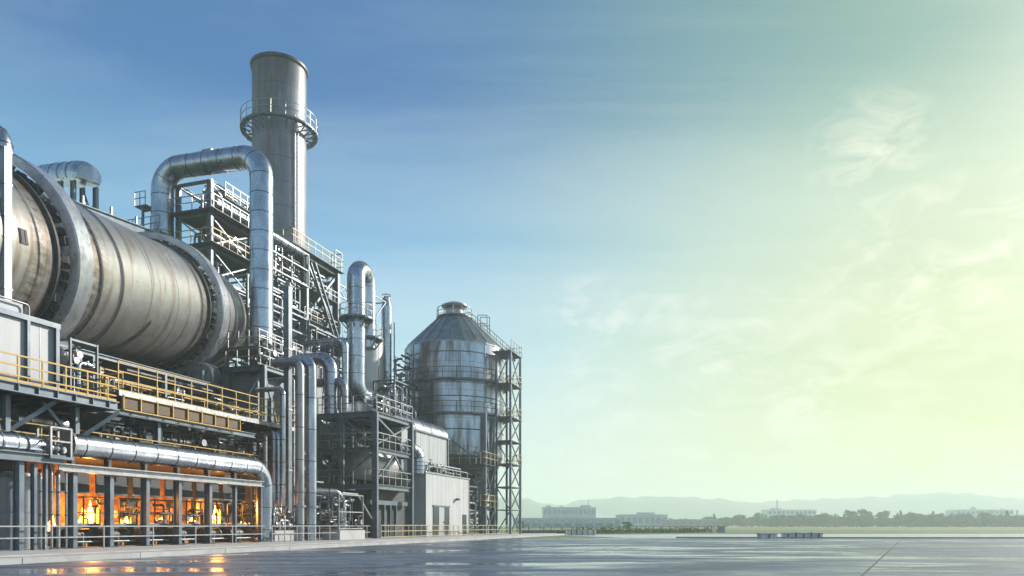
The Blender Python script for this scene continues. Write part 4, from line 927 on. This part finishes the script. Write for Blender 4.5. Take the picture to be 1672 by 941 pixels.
# bridges to the right of the tower
T = thing('truss_bridge', 'short X-braced truss bridge between the chimney tower and the silver U pipe', 'bridge', W(88, 54, 33))
tb = MB(); tb.beam(W(88, 54, 33.2), W(96, 54, 33.2), .18); tb.beam(W(88, 54, 34.8), W(96, 54, 34.8), .18)
part(T, 'chord', tb, STEEL); xm = MB()
for k in range(3): xm.beam(W(88+k*2.6, 54, 33.2), W(90.6+k*2.6, 54, 34.8), .12); xm.beam(W(88+k*2.6, 54, 34.8), W(90.6+k*2.6, 54, 33.2), .11)
part(T, 'diagonal', xm, STEEL)
T = thing('access_walkway', 'railed walkway leading from the chimney tower towards the silver U pipe', 'walkway', W(87, 53, 27))
part(T, 'deck', MB().box(87.8, 98, 52.6, 54.4, 26.9, 27.1), DECK); railing([W(87.8, 52.65, 27.1), W(98, 52.65, 27.1)], 1.6, GREYR, T, 1.5, (1, .52), .04)
part(T, 'girder', MB().ibeam(W(87.8, 52.6, 26.6), W(98, 52.6, 26.6), .3, .5), STEEL)
skid('walkway_piping', 'pipes hung below the railed walkway by the silver U pipe', 'pipe skid', 88, 97, 53, 55, 23, 26.4, 140, 10, (.08, .2), frame=False, nvalve=3, motor=False)
# ================================================================== VERTICAL PIPES
def riser(label, px, v, r, ztop, zbot, back, m=CLAD, band=2.6, base=True, bend=2.0, name='vertical_pipe', z2=None):
    u = uv(px, v); p = W(u, v, zbot)
    T = thing(name, label, 'pipe', p)
    part(T, 'pipe_run', pipe_mb([p, W(u, v, ztop), W(u, v+back, z2 or ztop)], r, r*bend, band, 22, 9, .016), m)
    if base: part(T, 'flange', MB().lathe(W(u, v, 3.0), UP, [(r+.01,0),(r*1.35,0),(r*1.35,.16),(r+.01,.16)], 22, smooth=False), GALV)
    return T
riser('thicker of the two tall vertical silver pipes beside the walkway end', 508, 34.4, .44, 15.2, .3, 3, CLAD)
riser('slimmer of the two tall vertical silver pipes beside the walkway end', 489.5, 34.4, .36, 14.7, .3, 2.4, CLAD2)
riser('stout silver elbow pipe coming down onto the process tower deck', 540, 40, .66, 18.3, 12.6, 4.4, CLAD, 1.2, False)
riser('slender silver pipe bending down beside the big U pipe', 563.5, 42, .36, 21.7, 12.6, 7, CLAD, 2.2, False)
riser('short capped pipe bending back on the process tower deck', 561.5, 38.6, .45, 15.9, 12.6, 3, CLAD2, 1.1, False)
u = uv(470, 36.3); T = thing('vent_stack', 'slim square blue steel vent stack with a rounded cap', 'vent', W(u, 36.3, .3))
part(T, 'shaft', MB().box(u-.24, u+.24, 36.06, 36.54, .3, 21.2), STEEL); part(T, 'cap', MB().lathe(W(u, 36.3, 21.2), UP, [(.26,0),(.3,.02),(.3,.1),(.24,.3),(.12,.42),(0,.45)], 18), CLAD2)
for z in (6, 11, 16): part(T, 'clamp', MB().box(u-.28, u+.28, 36.02, 36.58, z, z+.14), GALV)
for i, (px, v, r, zt) in enumerate(((447, 36.2, .17, 9.1), (455, 36.0, .22, 9.0), (433, 37.2, .16, 9.1), (462, 35.6, .20, 12.5), (479, 36.8, .13, 14))):
    riser(['thin grey riser just right of the fat pipe elbow', 'brighter thin riser below the walkway end', 'thin riser behind the fat pipe elbow', 'tall thin riser before the square vent stack', 'thinnest riser beside the twin vertical pipes'][i], px, v, r, zt, .3, 2.5, [CLAD2, CLAD, GALV, CLAD, GALV][i], 1.8, False, 2.5, 'thin_riser')
T = thing('bracket_frame', 'steel crossframe tying the thin risers together', 'frame', W(uv(440, 37), 37, .3))
for z in (4.2, 6.6, 7.9): part(T, 'cross_bar', MB().ibeam(W(uv(436, 37.4), 37.4, z), W(uv(500, 37.4), 37.4, z), .25, .3, .04), STEEL)
for px in (441, 478, 497): part(T, 'column', MB().hcol(W(uv(px, 37.6), 37.6, .3), W(uv(px, 37.6), 37.6, 12), .35), STEEL)
p0_, p1_ = uv(447, 34.6), uv(487, 34.6)
T = thing('pipe_plinth', 'pale concrete plinth with valves at the foot of the fat pipe', 'plinth', W(p0_, 34.6, .3))
part(T, 'plinth', MB().box(p0_, p1_, 34.5, 36.0, .302, 1.15), CONC); valve(T, W(p0_+.8, 34.9, 1.6), UA, 1.5); valve(T, W(p1_-.8, 34.9, 1.5), UA, 1.2)
skid('valve_manifold', 'pale curved pipes and valves on the plinth beside the fat pipe foot', 'pipe skid', p0_+.1, p1_-.1, 34.7, 35.8, 1.16, 3.2, 150, 11, (.06, .14), frame=False, nvalve=4, mats=[GALV, CLAD, TANKM])
# plant rooms behind
solo('process_building', MB().box(56.4, 63, 44.5, 52, .3, 15.5), GPAN, 'grey clad building behind the twin vertical pipes', 'building', W(56.4, 44.5, .3))
solo('process_building', MB().box(66.5, 73, 46, 52, .3, 20.6), GPAN, 'tall grey clad block behind the stout elbow pipe', 'building', W(66.5, 46, .3))
solo('process_building', MB().box(63.8, 66.2, 42.2, 50, .3, 16.4), PANEL, 'narrow grey block between the two clad buildings', 'building', W(63.8, 42.2, .3))
solo('process_building', MB().box(63.6, 85, 41.2, 41.6, .3, 11.9), GPAN, 'grey sheet wall at the back of the process tower', 'wall', W(63.6, 41.2, .3))
solo('filter_house', MB().box(81, 91, 44.9, 51, .3, 14.5), GPAN, 'grey filter house behind the boiler casing', 'building', W(81, 44.9, .3))
# ================================================================== U PIPE, TANK, THIN STACK
uu, vv = 76.3, 44.0
T = thing('u_pipe', 'silver inverted U pipe with ring platforms left of the silo', 'pipe', W(uu, vv, 16))
part(T, 'pipe_run', pipe_mb([W(83.6, vv, 16.9), W(uu, vv, 16.9), W(uu, vv, 31.9), W(uu+3.1, vv+.3, 31.9), W(uu+3.1, vv+.3, 23)], 1.06, 1.52, 2.0, 28, 10, .02), CLAD)
part(T, 'bellows', MB().lathe(W(81.2, vv, 16.9), UA, [(1.07,0)]+[(1.07+.16*(k % 2), .14*k) for k in range(14)]+[(1.07,2.0)], 28), CLAD2)
ring_gallery(T, W(uu, vv, 25.6), 1.08, 2.0, 1.5, GREYR, STEEL, 24, 8, 1.2)
ring_gallery(T, W(uu+3.1, vv+.3, 24.0), 1.08, 1.9, 1.5, GREYR, STEEL, 24, 8, 1.3, 'rear_gallery')
bk = MB(); bk.beam(W(uu+3.1, vv-.6, 29.4), W(uu+6.2, vv-.6, 29.4), .14); bk.beam(W(uu+6.2, vv-.6, 29.4), W(uu+4.1, vv-.4, 27.2), .12); bk.beam(W(uu+3.1, vv+1.2, 29.4), W(uu+6.2, vv+1.2, 29.4), .14); bk.beam(W(uu+6.2, vv-.6, 29.41), W(uu+6.2, vv+1.2, 29.41), .12)
part(T, 'bracket_arm', bk, STEEL)
tp = W(uv(596, 50), 50, .3); tr_ = 2.45
T = thing('storage_tank', 'pale upright cylindrical tank behind the silver U pipe', 'tank', tp)
part(T, 'shell', MB().lathe(tp, UP, [(tr_,0),(tr_,20.2),(tr_+.05,20.22),(tr_+.05,20.36),(tr_,20.38),(tr_,26.6)], 48), TANKM)
part(T, 'roof', MB().lathe(tp+UP*26.6, UP, [(tr_+.06,-.08),(tr_+.06,.04),(tr_*.5,.7),(0,.85)], 48), TANKM)
lad = MB()
for k in (-.22, .22): lad.beam(tp+Vector((tr_*.55+.9, -tr_*.9+k, 8)), tp+Vector((tr_*.55+.9, -tr_*.9+k, 26.6)), .05)
part(T, 'ladder', lad, GALV)
sp_ = W(uv(631, 49), 49, .3); zt = zv(631, 490, 49)
T = thing('slim_stack', 'slim silver stack with a crowned top between the U pipe and the silo', 'stack', sp_)
part(T, 'shaft', MB().lathe(sp_, UP, [(.70,0),(.70,zt*.62),(.80,zt*.622),(.80,zt*.628),(.72,zt*.63),(.72,zt-1.3),(.5,zt-.5),(.46,zt-.45),(.46,zt)], 28), CLAD)
cr_ = MB()
for k in range(8): a = k*math.pi/4; cr_.beam(sp_+Vector((math.cos(a)*.5, math.sin(a)*.5, zt-.5)), sp_+Vector((math.cos(a)*.58, math.sin(a)*.58, zt+.35)), .07)
cr_.ring(sp_+UP*(zt+.35), .58, .06, 16); part(T, 'crown', cr_, GALV)
part(T, 'side_rod', MB().tube([sp_+Vector((1.15, -.3, 8)), sp_+Vector((1.15, -.3, zt-3.6))], .09, 8), STEEL)
ring_gallery(T, sp_+UP*(zt*.60), .74, 1.25, .9, GREYR, STEEL, 16, 6, 1.2)
# ================================================================== PROCESS TOWER
T = thing('process_tower', 'blue steel frame tower with X bracing and grey railed decks before the boiler', 'steel tower', W(63.4, 34.5, .3))
frame_tower(T, (63.4, 71.2), (34.5, 38.2, 40.8), (.3, 5.5, 9.05, 12.5), .52, .42)
for z in (5.51, 9.06, 12.51):
    part(T, 'deck', MB().box(63.2, 71.4, 34.3, 35.7 if z < 12 else 40.9, z, z+.06).box(63.2, 64.9, 35.701, 40.9, z, z+.06) if z < 12 else MB().box(63.2, 71.4, 34.3, 40.9, z, z+.06), DECK)
    railing([W(63.3, 40.8, z+.06), W(63.3, 34.35, z+.06), W(71.3, 34.35, z+.06)], 1.6 if z > 12 else 1.45, GREYR, T, 1.3, (1, .55), .035)
for z0, z1 in ((5.9, 8.7), (9.4, 12.1)):
    quadbrace(T, 'v', 63.6, 71.0, 34.5, z0, z1, .16, STEEL, 'X' if z0 > 9 else 'A'); quadbrace(T, 'u', 34.6, 38.1, 63.4, z0, z1, .16, STEEL, '/' if z0 > 9 else '\\'); quadbrace(T, 'u', 38.3, 40.7, 63.4, z0, z1, .14, STEEL, 'X')
solo('horizontal_drum', MB().lathe(W(65.6, 37.9, 8.0), UA, [(0,-.5),(.9,-.4),(1.6,-.1),(1.75,.2),(1.75,8)], 36), TANKM, 'pale horizontal drum seen through the process tower frame', 'drum', W(65.6, 37.9, 6.2))
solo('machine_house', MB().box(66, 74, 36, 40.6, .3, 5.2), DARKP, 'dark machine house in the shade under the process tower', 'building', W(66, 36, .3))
for i in range(3): solo('shade_post', MB().hcol(W(67+i*1.3, 35.5, .3), W(67+i*1.3, 35.5, 3.6), .3), STEEL, ['first', 'middle', 'last'][i]+' short post in the shade under the process tower', 'post', W(67+i*1.3, 35.5, .3))
solo('shade_beam', MB().box(64, 72.5, 35.3, 35.72, 3.62, 4.05), STEEL, 'short horizontal beam over the posts under the process tower', 'beam', W(64, 35.3, 3.6))
skid('tower_deck_piping', 'valves and pipes on the top deck of the process tower', 'pipe skid', 66, 71, 35.2, 37.6, 12.58, 15.2, 160, 12, (.06, .2), frame=False, nvalve=5)
skid('tower_deck_piping', 'pipes and stairs behind the railing of the middle process tower deck', 'pipe skid', 63.8, 67.6, 36, 40, 9.12, 11.6, 161, 10, (.06, .16), frame=False, nvalve=3, motor=False)
skid('junction_piping', 'tangled silver pipework where the bellows pipe meets the silo platform', 'pipe skid', 79.5, 86.5, 40.6, 43.2, 13.6, 18.8, 162, 22, (.07, .24), frame=False, nvalve=7, mats=[GALV, CLAD, CLAD2, STEEL])
# ---- pump skid at the kerb
T = skid('pump_skid', 'tall open pipe frame of valves and hoses on a pale plinth by the kerb', 'pipe skid', 55.3, 59.4, 33.6, 37.2, 1.14, 4.3, 170, 22, (.05, .13), nvalve=7, fm=GALV, fw=.12, tank=False)
part(T, 'plinth', MB().box(55.2, 59.5, 33.4, 35.2, .302, 1.12), CONC)
part(T, 'header_pipe', pipe_mb([W(53.4, 36.8, 4.5), W(57.2, 34.6, 4.5), W(57.2, 34.6, 1.5)], .28, .6, 1.3, 16), CLAD2)
part(T, 'slanted_pipe', MB().tube([W(56, 33.7, 4.35), W(58.6, 33.7, 4.35), W(61.6, 33.9, 2.2)], .09, 8), GALV)
part(T, 'canopy', MB().hexa([W(54.2, 36, 5.3), W(56.8, 36, 5.3), W(56.8, 38, 5.0), W(54.2, 38, 5.0), W(54.2, 36, 5.42), W(56.8, 36, 5.42), W(56.8, 38, 5.12), W(54.2, 38, 5.12)]), CLAD2)
# ================================================================== BOILER AND WHITE BUILDING
T = thing('boiler', 'long silver boiler casing with a half-round roof above the white building', 'boiler', W(65.8, 36, 7.4))
part(T, 'casing', MB().box(72, 84.8, 36.0, 40, 7.5, 12.2), BPAN)
rf = MB(); n_ = 16; vs_ = []
for u in (66, 84.9):
    for k in range(n_+1):
        t_ = math.pi*k/n_; vs_.append(W(u, 38-2.06*math.cos(t_), 12.36+1.75*math.sin(t_)))
rf.add(vs_, [(k, k+1, n_+2+k, n_+1+k) for k in range(n_)], True); rf.add(vs_[:n_+1], [tuple(range(n_+1))]); rf.add(vs_[n_+1:], [tuple(range(n_+1))])
part(T, 'roof', rf, CLAD)
part(T, 'eaves_rail', MB().box(66, 85.3, 35.8, 36.0, 12.22, 12.42), STEEL)
for u in (66.2, 75.4, 84.7): part(T, 'corner_post', MB().box(u-.12, u+.12, 35.86, 35.996, 7.5, 12.2), STEEL)
bd = MB()
for u in (70, 75.4, 80): bd.tube([W(u, 38-2.08*math.cos(math.pi*k/14), 12.36+1.77*math.sin(math.pi*k/14)) for k in range(15)], .06, 6)
part(T, 'roof_band', bd, GALV)
part(T, 'support_frame', MB().hcol(W(76, 36.4, .3), W(76, 36.4, 7.5), .4).hcol(W(84.4, 36.4, 7.0), W(84.4, 36.4, 7.5), .4), STEEL)
T = thing('duct_elbow', 'ribbed silver duct elbow bending down beside the white building', 'duct', W(73.6, 35.3, 7.4))
part(T, 'pipe_run', pipe_mb([W(71.9, 36.6, 9.9), W(74.6, 35.3, 9.9), W(74.6, 35.3, 7.3)], .78, 1.1, .45, 22, 10, .05), CLAD)
e0, e1 = uv(694.5, 34.5), uv(766, 34.5)
T = thing('white_building', 'small white sheet-clad building with a tall door below the boiler', 'building', W(e0, 34.5, .3))
part(T, 'wall', MB().box(e0, e1, 34.5, 39, .3, 7.4), WPAN)
part(T, 'roof_trim', MB().box(e0-.1, e1+.1, 34.4, 39.1, 7.403, 7.58), GALV)
part(T, 'corner_trim', MB().box(e1-.18, e1+.03, 34.46, 34.497, .3, 7.4).box(e0-.03, e0+.12, 34.46, 34.497, .3, 7.4), STEEL)
d0, d1 = uv(707, 34.5), uv(733, 34.5); w3 = (d1-d0)/3
q = part(T, 'door', MB().box(d0+w3*1.02, d0+w3*1.98, 34.42, 34.497, .32, 3.7), WHITE)
part(q, 'handle', MB().box(d0+w3*1.8, d0+w3*1.9, 34.36, 34.417, 1.8, 2.0), DSTEEL)
part(T, 'window', MB().box(d0, d0+w3, 34.43, 34.497, .32, 3.7), GLASS); part(T, 'window', MB().box(d0+w3*2, d1, 34.43, 34.497, .32, 3.7), GLASS)
part(T, 'lintel', MB().box(d0-.12, d1+.12, 34.36, 34.497, 3.703, 3.86), STEEL)
s0_, s1_ = uv(755, 34.5), uv(761, 34.5); part(T, 'side_door', MB().box(s0_, s1_, 34.43, 34.497, .32, 2.9), GLASS)
skid('roof_piping', 'low pipes and conduits lying along the white building roof', 'pipe skid', e0+.6, e1-.8, 34.8, 35.8, 7.6, 8.9, 180, 16, (.05, .13), frame=False, nvalve=3, mats=[GALV, CLAD, CLAD2])
railing([W(uv(700, 34.7), 34.7, 7.6), W(e1-.2, 34.7, 7.6)], .7, GREYR, None, 2.2, (1,), .05, thinglab='low pipe rail along the front edge of the white building roof')
# ================================================================== SILO
RAILB = mat('rusty ochre rail', (.17,.125,.06), .6, .2, (.10,.07,.04), 3)
su, sv = 102.9, 42.6; sb_ = W(su, sv, .3); SR = 7.35
T = thing('silo', 'big banded steel silo with a conical roof and capped vent', 'silo', sb_)
part(T, 'shell', MB().lathe(sb_+UP*11.2, UP, [(SR-.1,0),(SR,.05),(SR,10.3),(SR+.18,10.35),(SR+.18,10.6),(SR,10.65),(SR,16.2)], 72), SILO)
part(T, 'roof', MB().lathe(sb_+UP*27.4, UP, [(SR+.1,-.1),(SR+.1,.06),(SR-.25,.42),(6.05,1.55),(4.7,2.85),(2.5,5.0),(2.3,5.15)], 24, smooth=False), CLAD2)
ribs = MB()
for k in range(24):
    a = 2*math.pi*k/24; d = Vector((math.cos(a), math.sin(a), 0)); ribs.beam(sb_+d*(SR-.2)+UP*27.86, sb_+d*6.05+UP*28.99, .1, .07); ribs.beam(sb_+d*6.05+UP*28.99, sb_+d*4.7+UP*30.29, .1, .07); ribs.beam(sb_+d*4.7+UP*30.29, sb_+d*2.5+UP*32.44, .1, .07)
part(T, 'roof_rib', ribs, PANEL)
part(T, 'vent_cap', MB().lathe(sb_+UP*32.5, UP, [(1.35,0),(1.35,1.1),(1.45,1.35),(1.95,1.75),(1.95,1.9),(1.0,2.3),(0,2.4)], 36), CLAD2)
part(T, 'hopper', MB().lathe(sb_, UP, [(SR-.1,11.19),(SR-.3,10.6),(6.0,8.4),(4.9,6.4),(4.7,3.6),(2.2,3.0),(1.3,2.2),(1.3,.2)], 64), SILOL)
vs3 = MB()
for k in range(12):
    a = 2*math.pi*k/12+.2; d = Vector((math.cos(a), math.sin(a), 0)); vs3.beam(sb_+d*(SR+.03)+UP*17.5, sb_+d*(SR+.03)+UP*27.2, .12, .06)
part(T, 'vertical_rib', vs3, CLAD2)
ring_gallery(T, sb_+UP*21.8, SR+.02, SR+1.1, 1.6, RAILB, STEEL, 60, 0, 2.0, rr=.045)
ring_gallery(T, sb_+UP*17.0, SR+.02, SR+1.1, 1.6, RAILB, STEEL, 60, 0, 2.0, 'lower_gallery', rr=.045)
part(T, 'girth_rail', MB().ring(sb_+UP*25.9, SR+.02, .08, 64).ring(sb_+UP*19.6, SR+.02, .08, 64).ring(sb_+UP*14.9, SR+.02, .09, 64), PANEL)
rt = MB(); rt.lathe(sb_+UP*32.4, UP, [(1.4,0),(2.7,0),(2.7,.2),(1.4,.2)], 24, smooth=False); part(T, 'top_platform', rt, STEEL)
railing(circle(sb_+UP*32.6, 2.62, 20), 1.3, GREYR, T, 1.4, (1, .52), .035, closed=True)
# silo legs and stair tower
T = thing('silo_stand', 'heavy blue steel column frame with cross bracing carrying the silo', 'support frame', W(95, 35, .3))
for (a, b) in ((94.8, 34.9), (98.7, 35.0), (94.8, 44), (110.5, 45), (104, 51)): part(T, 'column', MB().hcol(W(a, b, .3), W(a, b, 17.0), .72, .07), STEEL)
for z in (3.8, 9.6):
    part(T, 'ring_beam', MB().ibeam(W(94.8, 34.9, z), W(98.7, 35.0, z), .35, .45).ibeam(W(94.8, 35.3, z-.01), W(94.8, 43.6, z-.01), .35, .43), STEEL)
    part(T, 'deck', MB().box(94.9, 98.7, 34.2, 36.2, z+.23, z+.30).box(93.2, 94.7, 34.2, 44, z+.23, z+.30), DECK)
    railing([W(93.2, 44, z+.3), W(93.2, 34.2, z+.3), W(98.8, 34.2, z+.3)], 1.6, yr, T, 1.6, (1, .52), .035)
for z0, z1, k in ((.4, 3.5, 'X'), (4.2, 9.3, 'X'), (10, 16.6, 'V')): quadbrace(T, 'v', 95.1, 98.4, 34.75, z0, z1, .2, STEEL, k); quadbrace(T, 'u', 35.2, 43.7, 94.8, z0, z1, .2, STEEL, '/')
T = thing('stair_tower', 'slender lattice stair tower on the outer side of the silo', 'lattice tower', W(99.6, 32.6, .3))
TU, TV = (99.6, 104.3), (32.6, 34.7)
for a in TU:
    for b in TV: part(T, 'column', MB().beam(W(a, b, .3), W(a, b, 26.6), .3), STEEL)
lev = [.4, 3.7, 7.0, 10.3, 13.6, 17.0, 21.8, 26.4]
for i, (z0, z1) in enumerate(zip(lev[:-1], lev[1:])):
    quadbrace(T, 'v', TU[0], TU[1], TV[0], z0, z1, .14, STEEL, 'X'); quadbrace(T, 'u', TV[0], TV[1], TU[0], z0, z1, .14, STEEL, '/' if i % 2 else '\\')
    part(T, 'landing', MB().box(TU[0]-.3, TU[1]+.3, TV[0]-.2, TV[1]+.6, z1, z1+.1), DECK)
    if i in (2, 4, 5, 6): railing([W(TU[0]-.3, TV[0]-.2, z1+.1), W(TU[1]+.3, TV[0]-.2, z1+.1), W(TU[1]+.3, TV[1]+.5, z1+.1)], 1.5, yr if i < 6 else GREYR, T, 1.4, (1, .52), .035)
T = thing('roof_stair', 'inclined railed stair climbing the silo roof from the lattice tower', 'stair', W(106, 36, 26.5))
a0, a1 = W(su+1.3, sv-2.2, 32.4), W(104.4, 33.6, 26.2)
sd2 = (a1-a0).cross(UP).normalized()
sm_ = MB()
for k in (-.55, .55): sm_.beam(a0+sd2*k, a1+sd2*k, .12, .35)
part(T, 'stringer', sm_, STEEL); tm = MB()
for k in range(26): p = a0+(a1-a0)*((k+.5)/26); tm.beam(p-sd2*.5, p+sd2*.5, .25, .05)
part(T, 'tread', tm, DECK)
for k in (-.55, .55): railing([a0+sd2*k, a1+sd2*k], 1.4, GREYR, T, 1.3, (1, .52), .035)
cg = MB(); pm_ = a0+(a1-a0)*.30
for i in (-1, 1):
    for j in (-1, 1): cg.beam(pm_+sd2*(i*.6)+Vector((j*.7, 0, 0)), pm_+sd2*(i*.6)+Vector((j*.7, 0, 2.6)), .1)
for z in (1.3, 2.6):
    for i in (-1, 1): cg.beam(pm_+sd2*(i*.6)+Vector((-.7, 0, z)), pm_+sd2*(i*.6)+Vector((.7, 0, z)), .09)
part(T, 'guard_frame', cg, STEEL)
T = thing('link_platform', 'railed link platform joining the slim stack to the silo gallery', 'platform', W(93, 47, 21))
part(T, 'deck', MB().box(92.5, 97.2, 45.5, 50, 21.3, 21.5), DECK); railing([W(92.5, 50, 21.5), W(92.5, 45.5, 21.5), W(97, 45.5, 21.5)], 1.6, GREYR, T, 1.4, (1, .52), .04)
part(T, 'girder', MB().ibeam(W(92.5, 45.5, 21.05), W(97.2, 45.5, 21.05), .3, .45), STEEL); part(T, 'leg', MB().hcol(W(92.8, 45.8, .3), W(92.8, 45.8, 20.8), .45), STEEL)
skid('link_piping', 'upright pipes standing on the link platform beside the silo', 'pipe skid', 93, 97, 46, 49, 21.5, 26, 190, 12, (.07, .18), frame=False, nvalve=3, motor=False)
skid('link_piping', 'dark pipework hanging under the link platform beside the silo', 'pipe skid', 91, 96, 44.5, 48, 15, 20.6, 191, 14, (.08, .2), frame=False, nvalve=4, motor=False)
skid('silo_foot_piping', 'pipes and valves on the ground under the silo hopper', 'pipe skid', 96, 104, 36, 39, .31, 3.3, 192, 14, (.07, .2), nvalve=5, frame=False)
skid('silo_deck_piping', 'pipework on the deck halfway down the silo frame', 'pipe skid', 93.4, 98, 34.6, 36.0, 9.95, 12.2, 193, 12, (.06, .15), nvalve=4, frame=False)

# ================================================================== denser plant between drum, chimney and silo
extra = ((70, 79, 53.6, 57, 20, 27, 18, 'dark scaffold of pipes low between the arch frame and the chimney tower'),
 (70, 79, 53.6, 57, 27.5, 31, 14, 'pipes and braces below the yellow-railed deck beside the chimney'),
 (62.5, 69, 48.5, 52.5, 19, 27, 16, 'dark frame of pipes just behind the foot of the arch pipe'),
 (64, 71, 47, 51, 20.7, 24.5, 12, 'pipe bridge on the roof of the clad blocks behind the stout elbow'),
 (73.5, 80, 45.5, 48, 14, 22, 16, 'upright pipe frame between the U pipe and the pale upright tank'),
 (86, 92, 44, 47, 14.6, 20.5, 16, 'pipe frame on the filter house roof left of the silo'),
 (56.5, 62.5, 42.6, 44.2, 3, 14.6, 18, 'tall rack of thin pipes behind the twin vertical silver pipes'),
 (49.5, 55, 38, 41.5, .3, 9, 18, 'shaded pipe rack behind the thin risers'),
 (63.8, 70, 39.4, 41, .35, 8.6, 14, 'pipe rack against the back wall of the process tower'),
 (88.5, 94.4, 35.4, 38, .31, 6.8, 16, 'pipe rack standing between the white building and the silo frame'),
 (95.2, 103, 36.2, 40, 4.1, 9, 16, 'pipe frame wrapped round the silo hopper'))
for i, (u0, u1, v0, v1, z0, z1, n, lb) in enumerate(extra):
    skid('pipe_rack', lb, 'pipe rack', u0, u1, v0, v1, z0, z1, 300+i, n, (.06, .2), nvalve=4, fm=STEEL, fw=.22, motor=False, mats=[GALV, CLAD2, STEEL, CLAD, DSTEEL])
lm_ = MB(); lx = (uv(745, 34.4)); lm_.box(lx-.25, lx+.25, 34.0, 34.38, 4.6, 4.85)
part(ref(bpy.data.objects['white_building']), 'wall_lamp', lm_, DSTEEL)
gt = MB(); gt.tube([W(e0-.14, 34.42, 7.3), W(e0-.14, 34.42, .35)], .09, 8); part(ref(bpy.data.objects['white_building']), 'downpipe', gt, GALV)

extra2 = ((76.8, 80, 53.2, 56, 28, 35.6, 16, 'tall pipe frame tucked left of the chimney tower under its deck'),
 (72, 79.5, 52.6, 55, 31.2, 35.4, 14, 'pipe frame between the two legs of structure behind the arch pipe'),
 (80.6, 87.2, 52.2, 53.0, 12.2, 26.5, 18, 'scaffold of thin pipes on the front face of the chimney tower'),
 (88.2, 93, 52.8, 55.5, 14, 22.6, 16, 'pipe frame behind the pale upright tank beside the chimney tower'),
 (66.5, 72, 45.2, 46, 12, 20, 12, 'pipe rack on the face of the tall clad block behind the elbow pipe'))
for i, (u0, u1, v0, v1, z0, z1, n, lb) in enumerate(extra2):
    skid('pipe_rack', lb, 'pipe rack', u0, u1, v0, v1, z0, z1, 400+i, n, (.05, .16), nvalve=4, fm=STEEL, fw=.2, motor=False, mats=[GALV, CLAD2, STEEL, CLAD, DSTEEL])
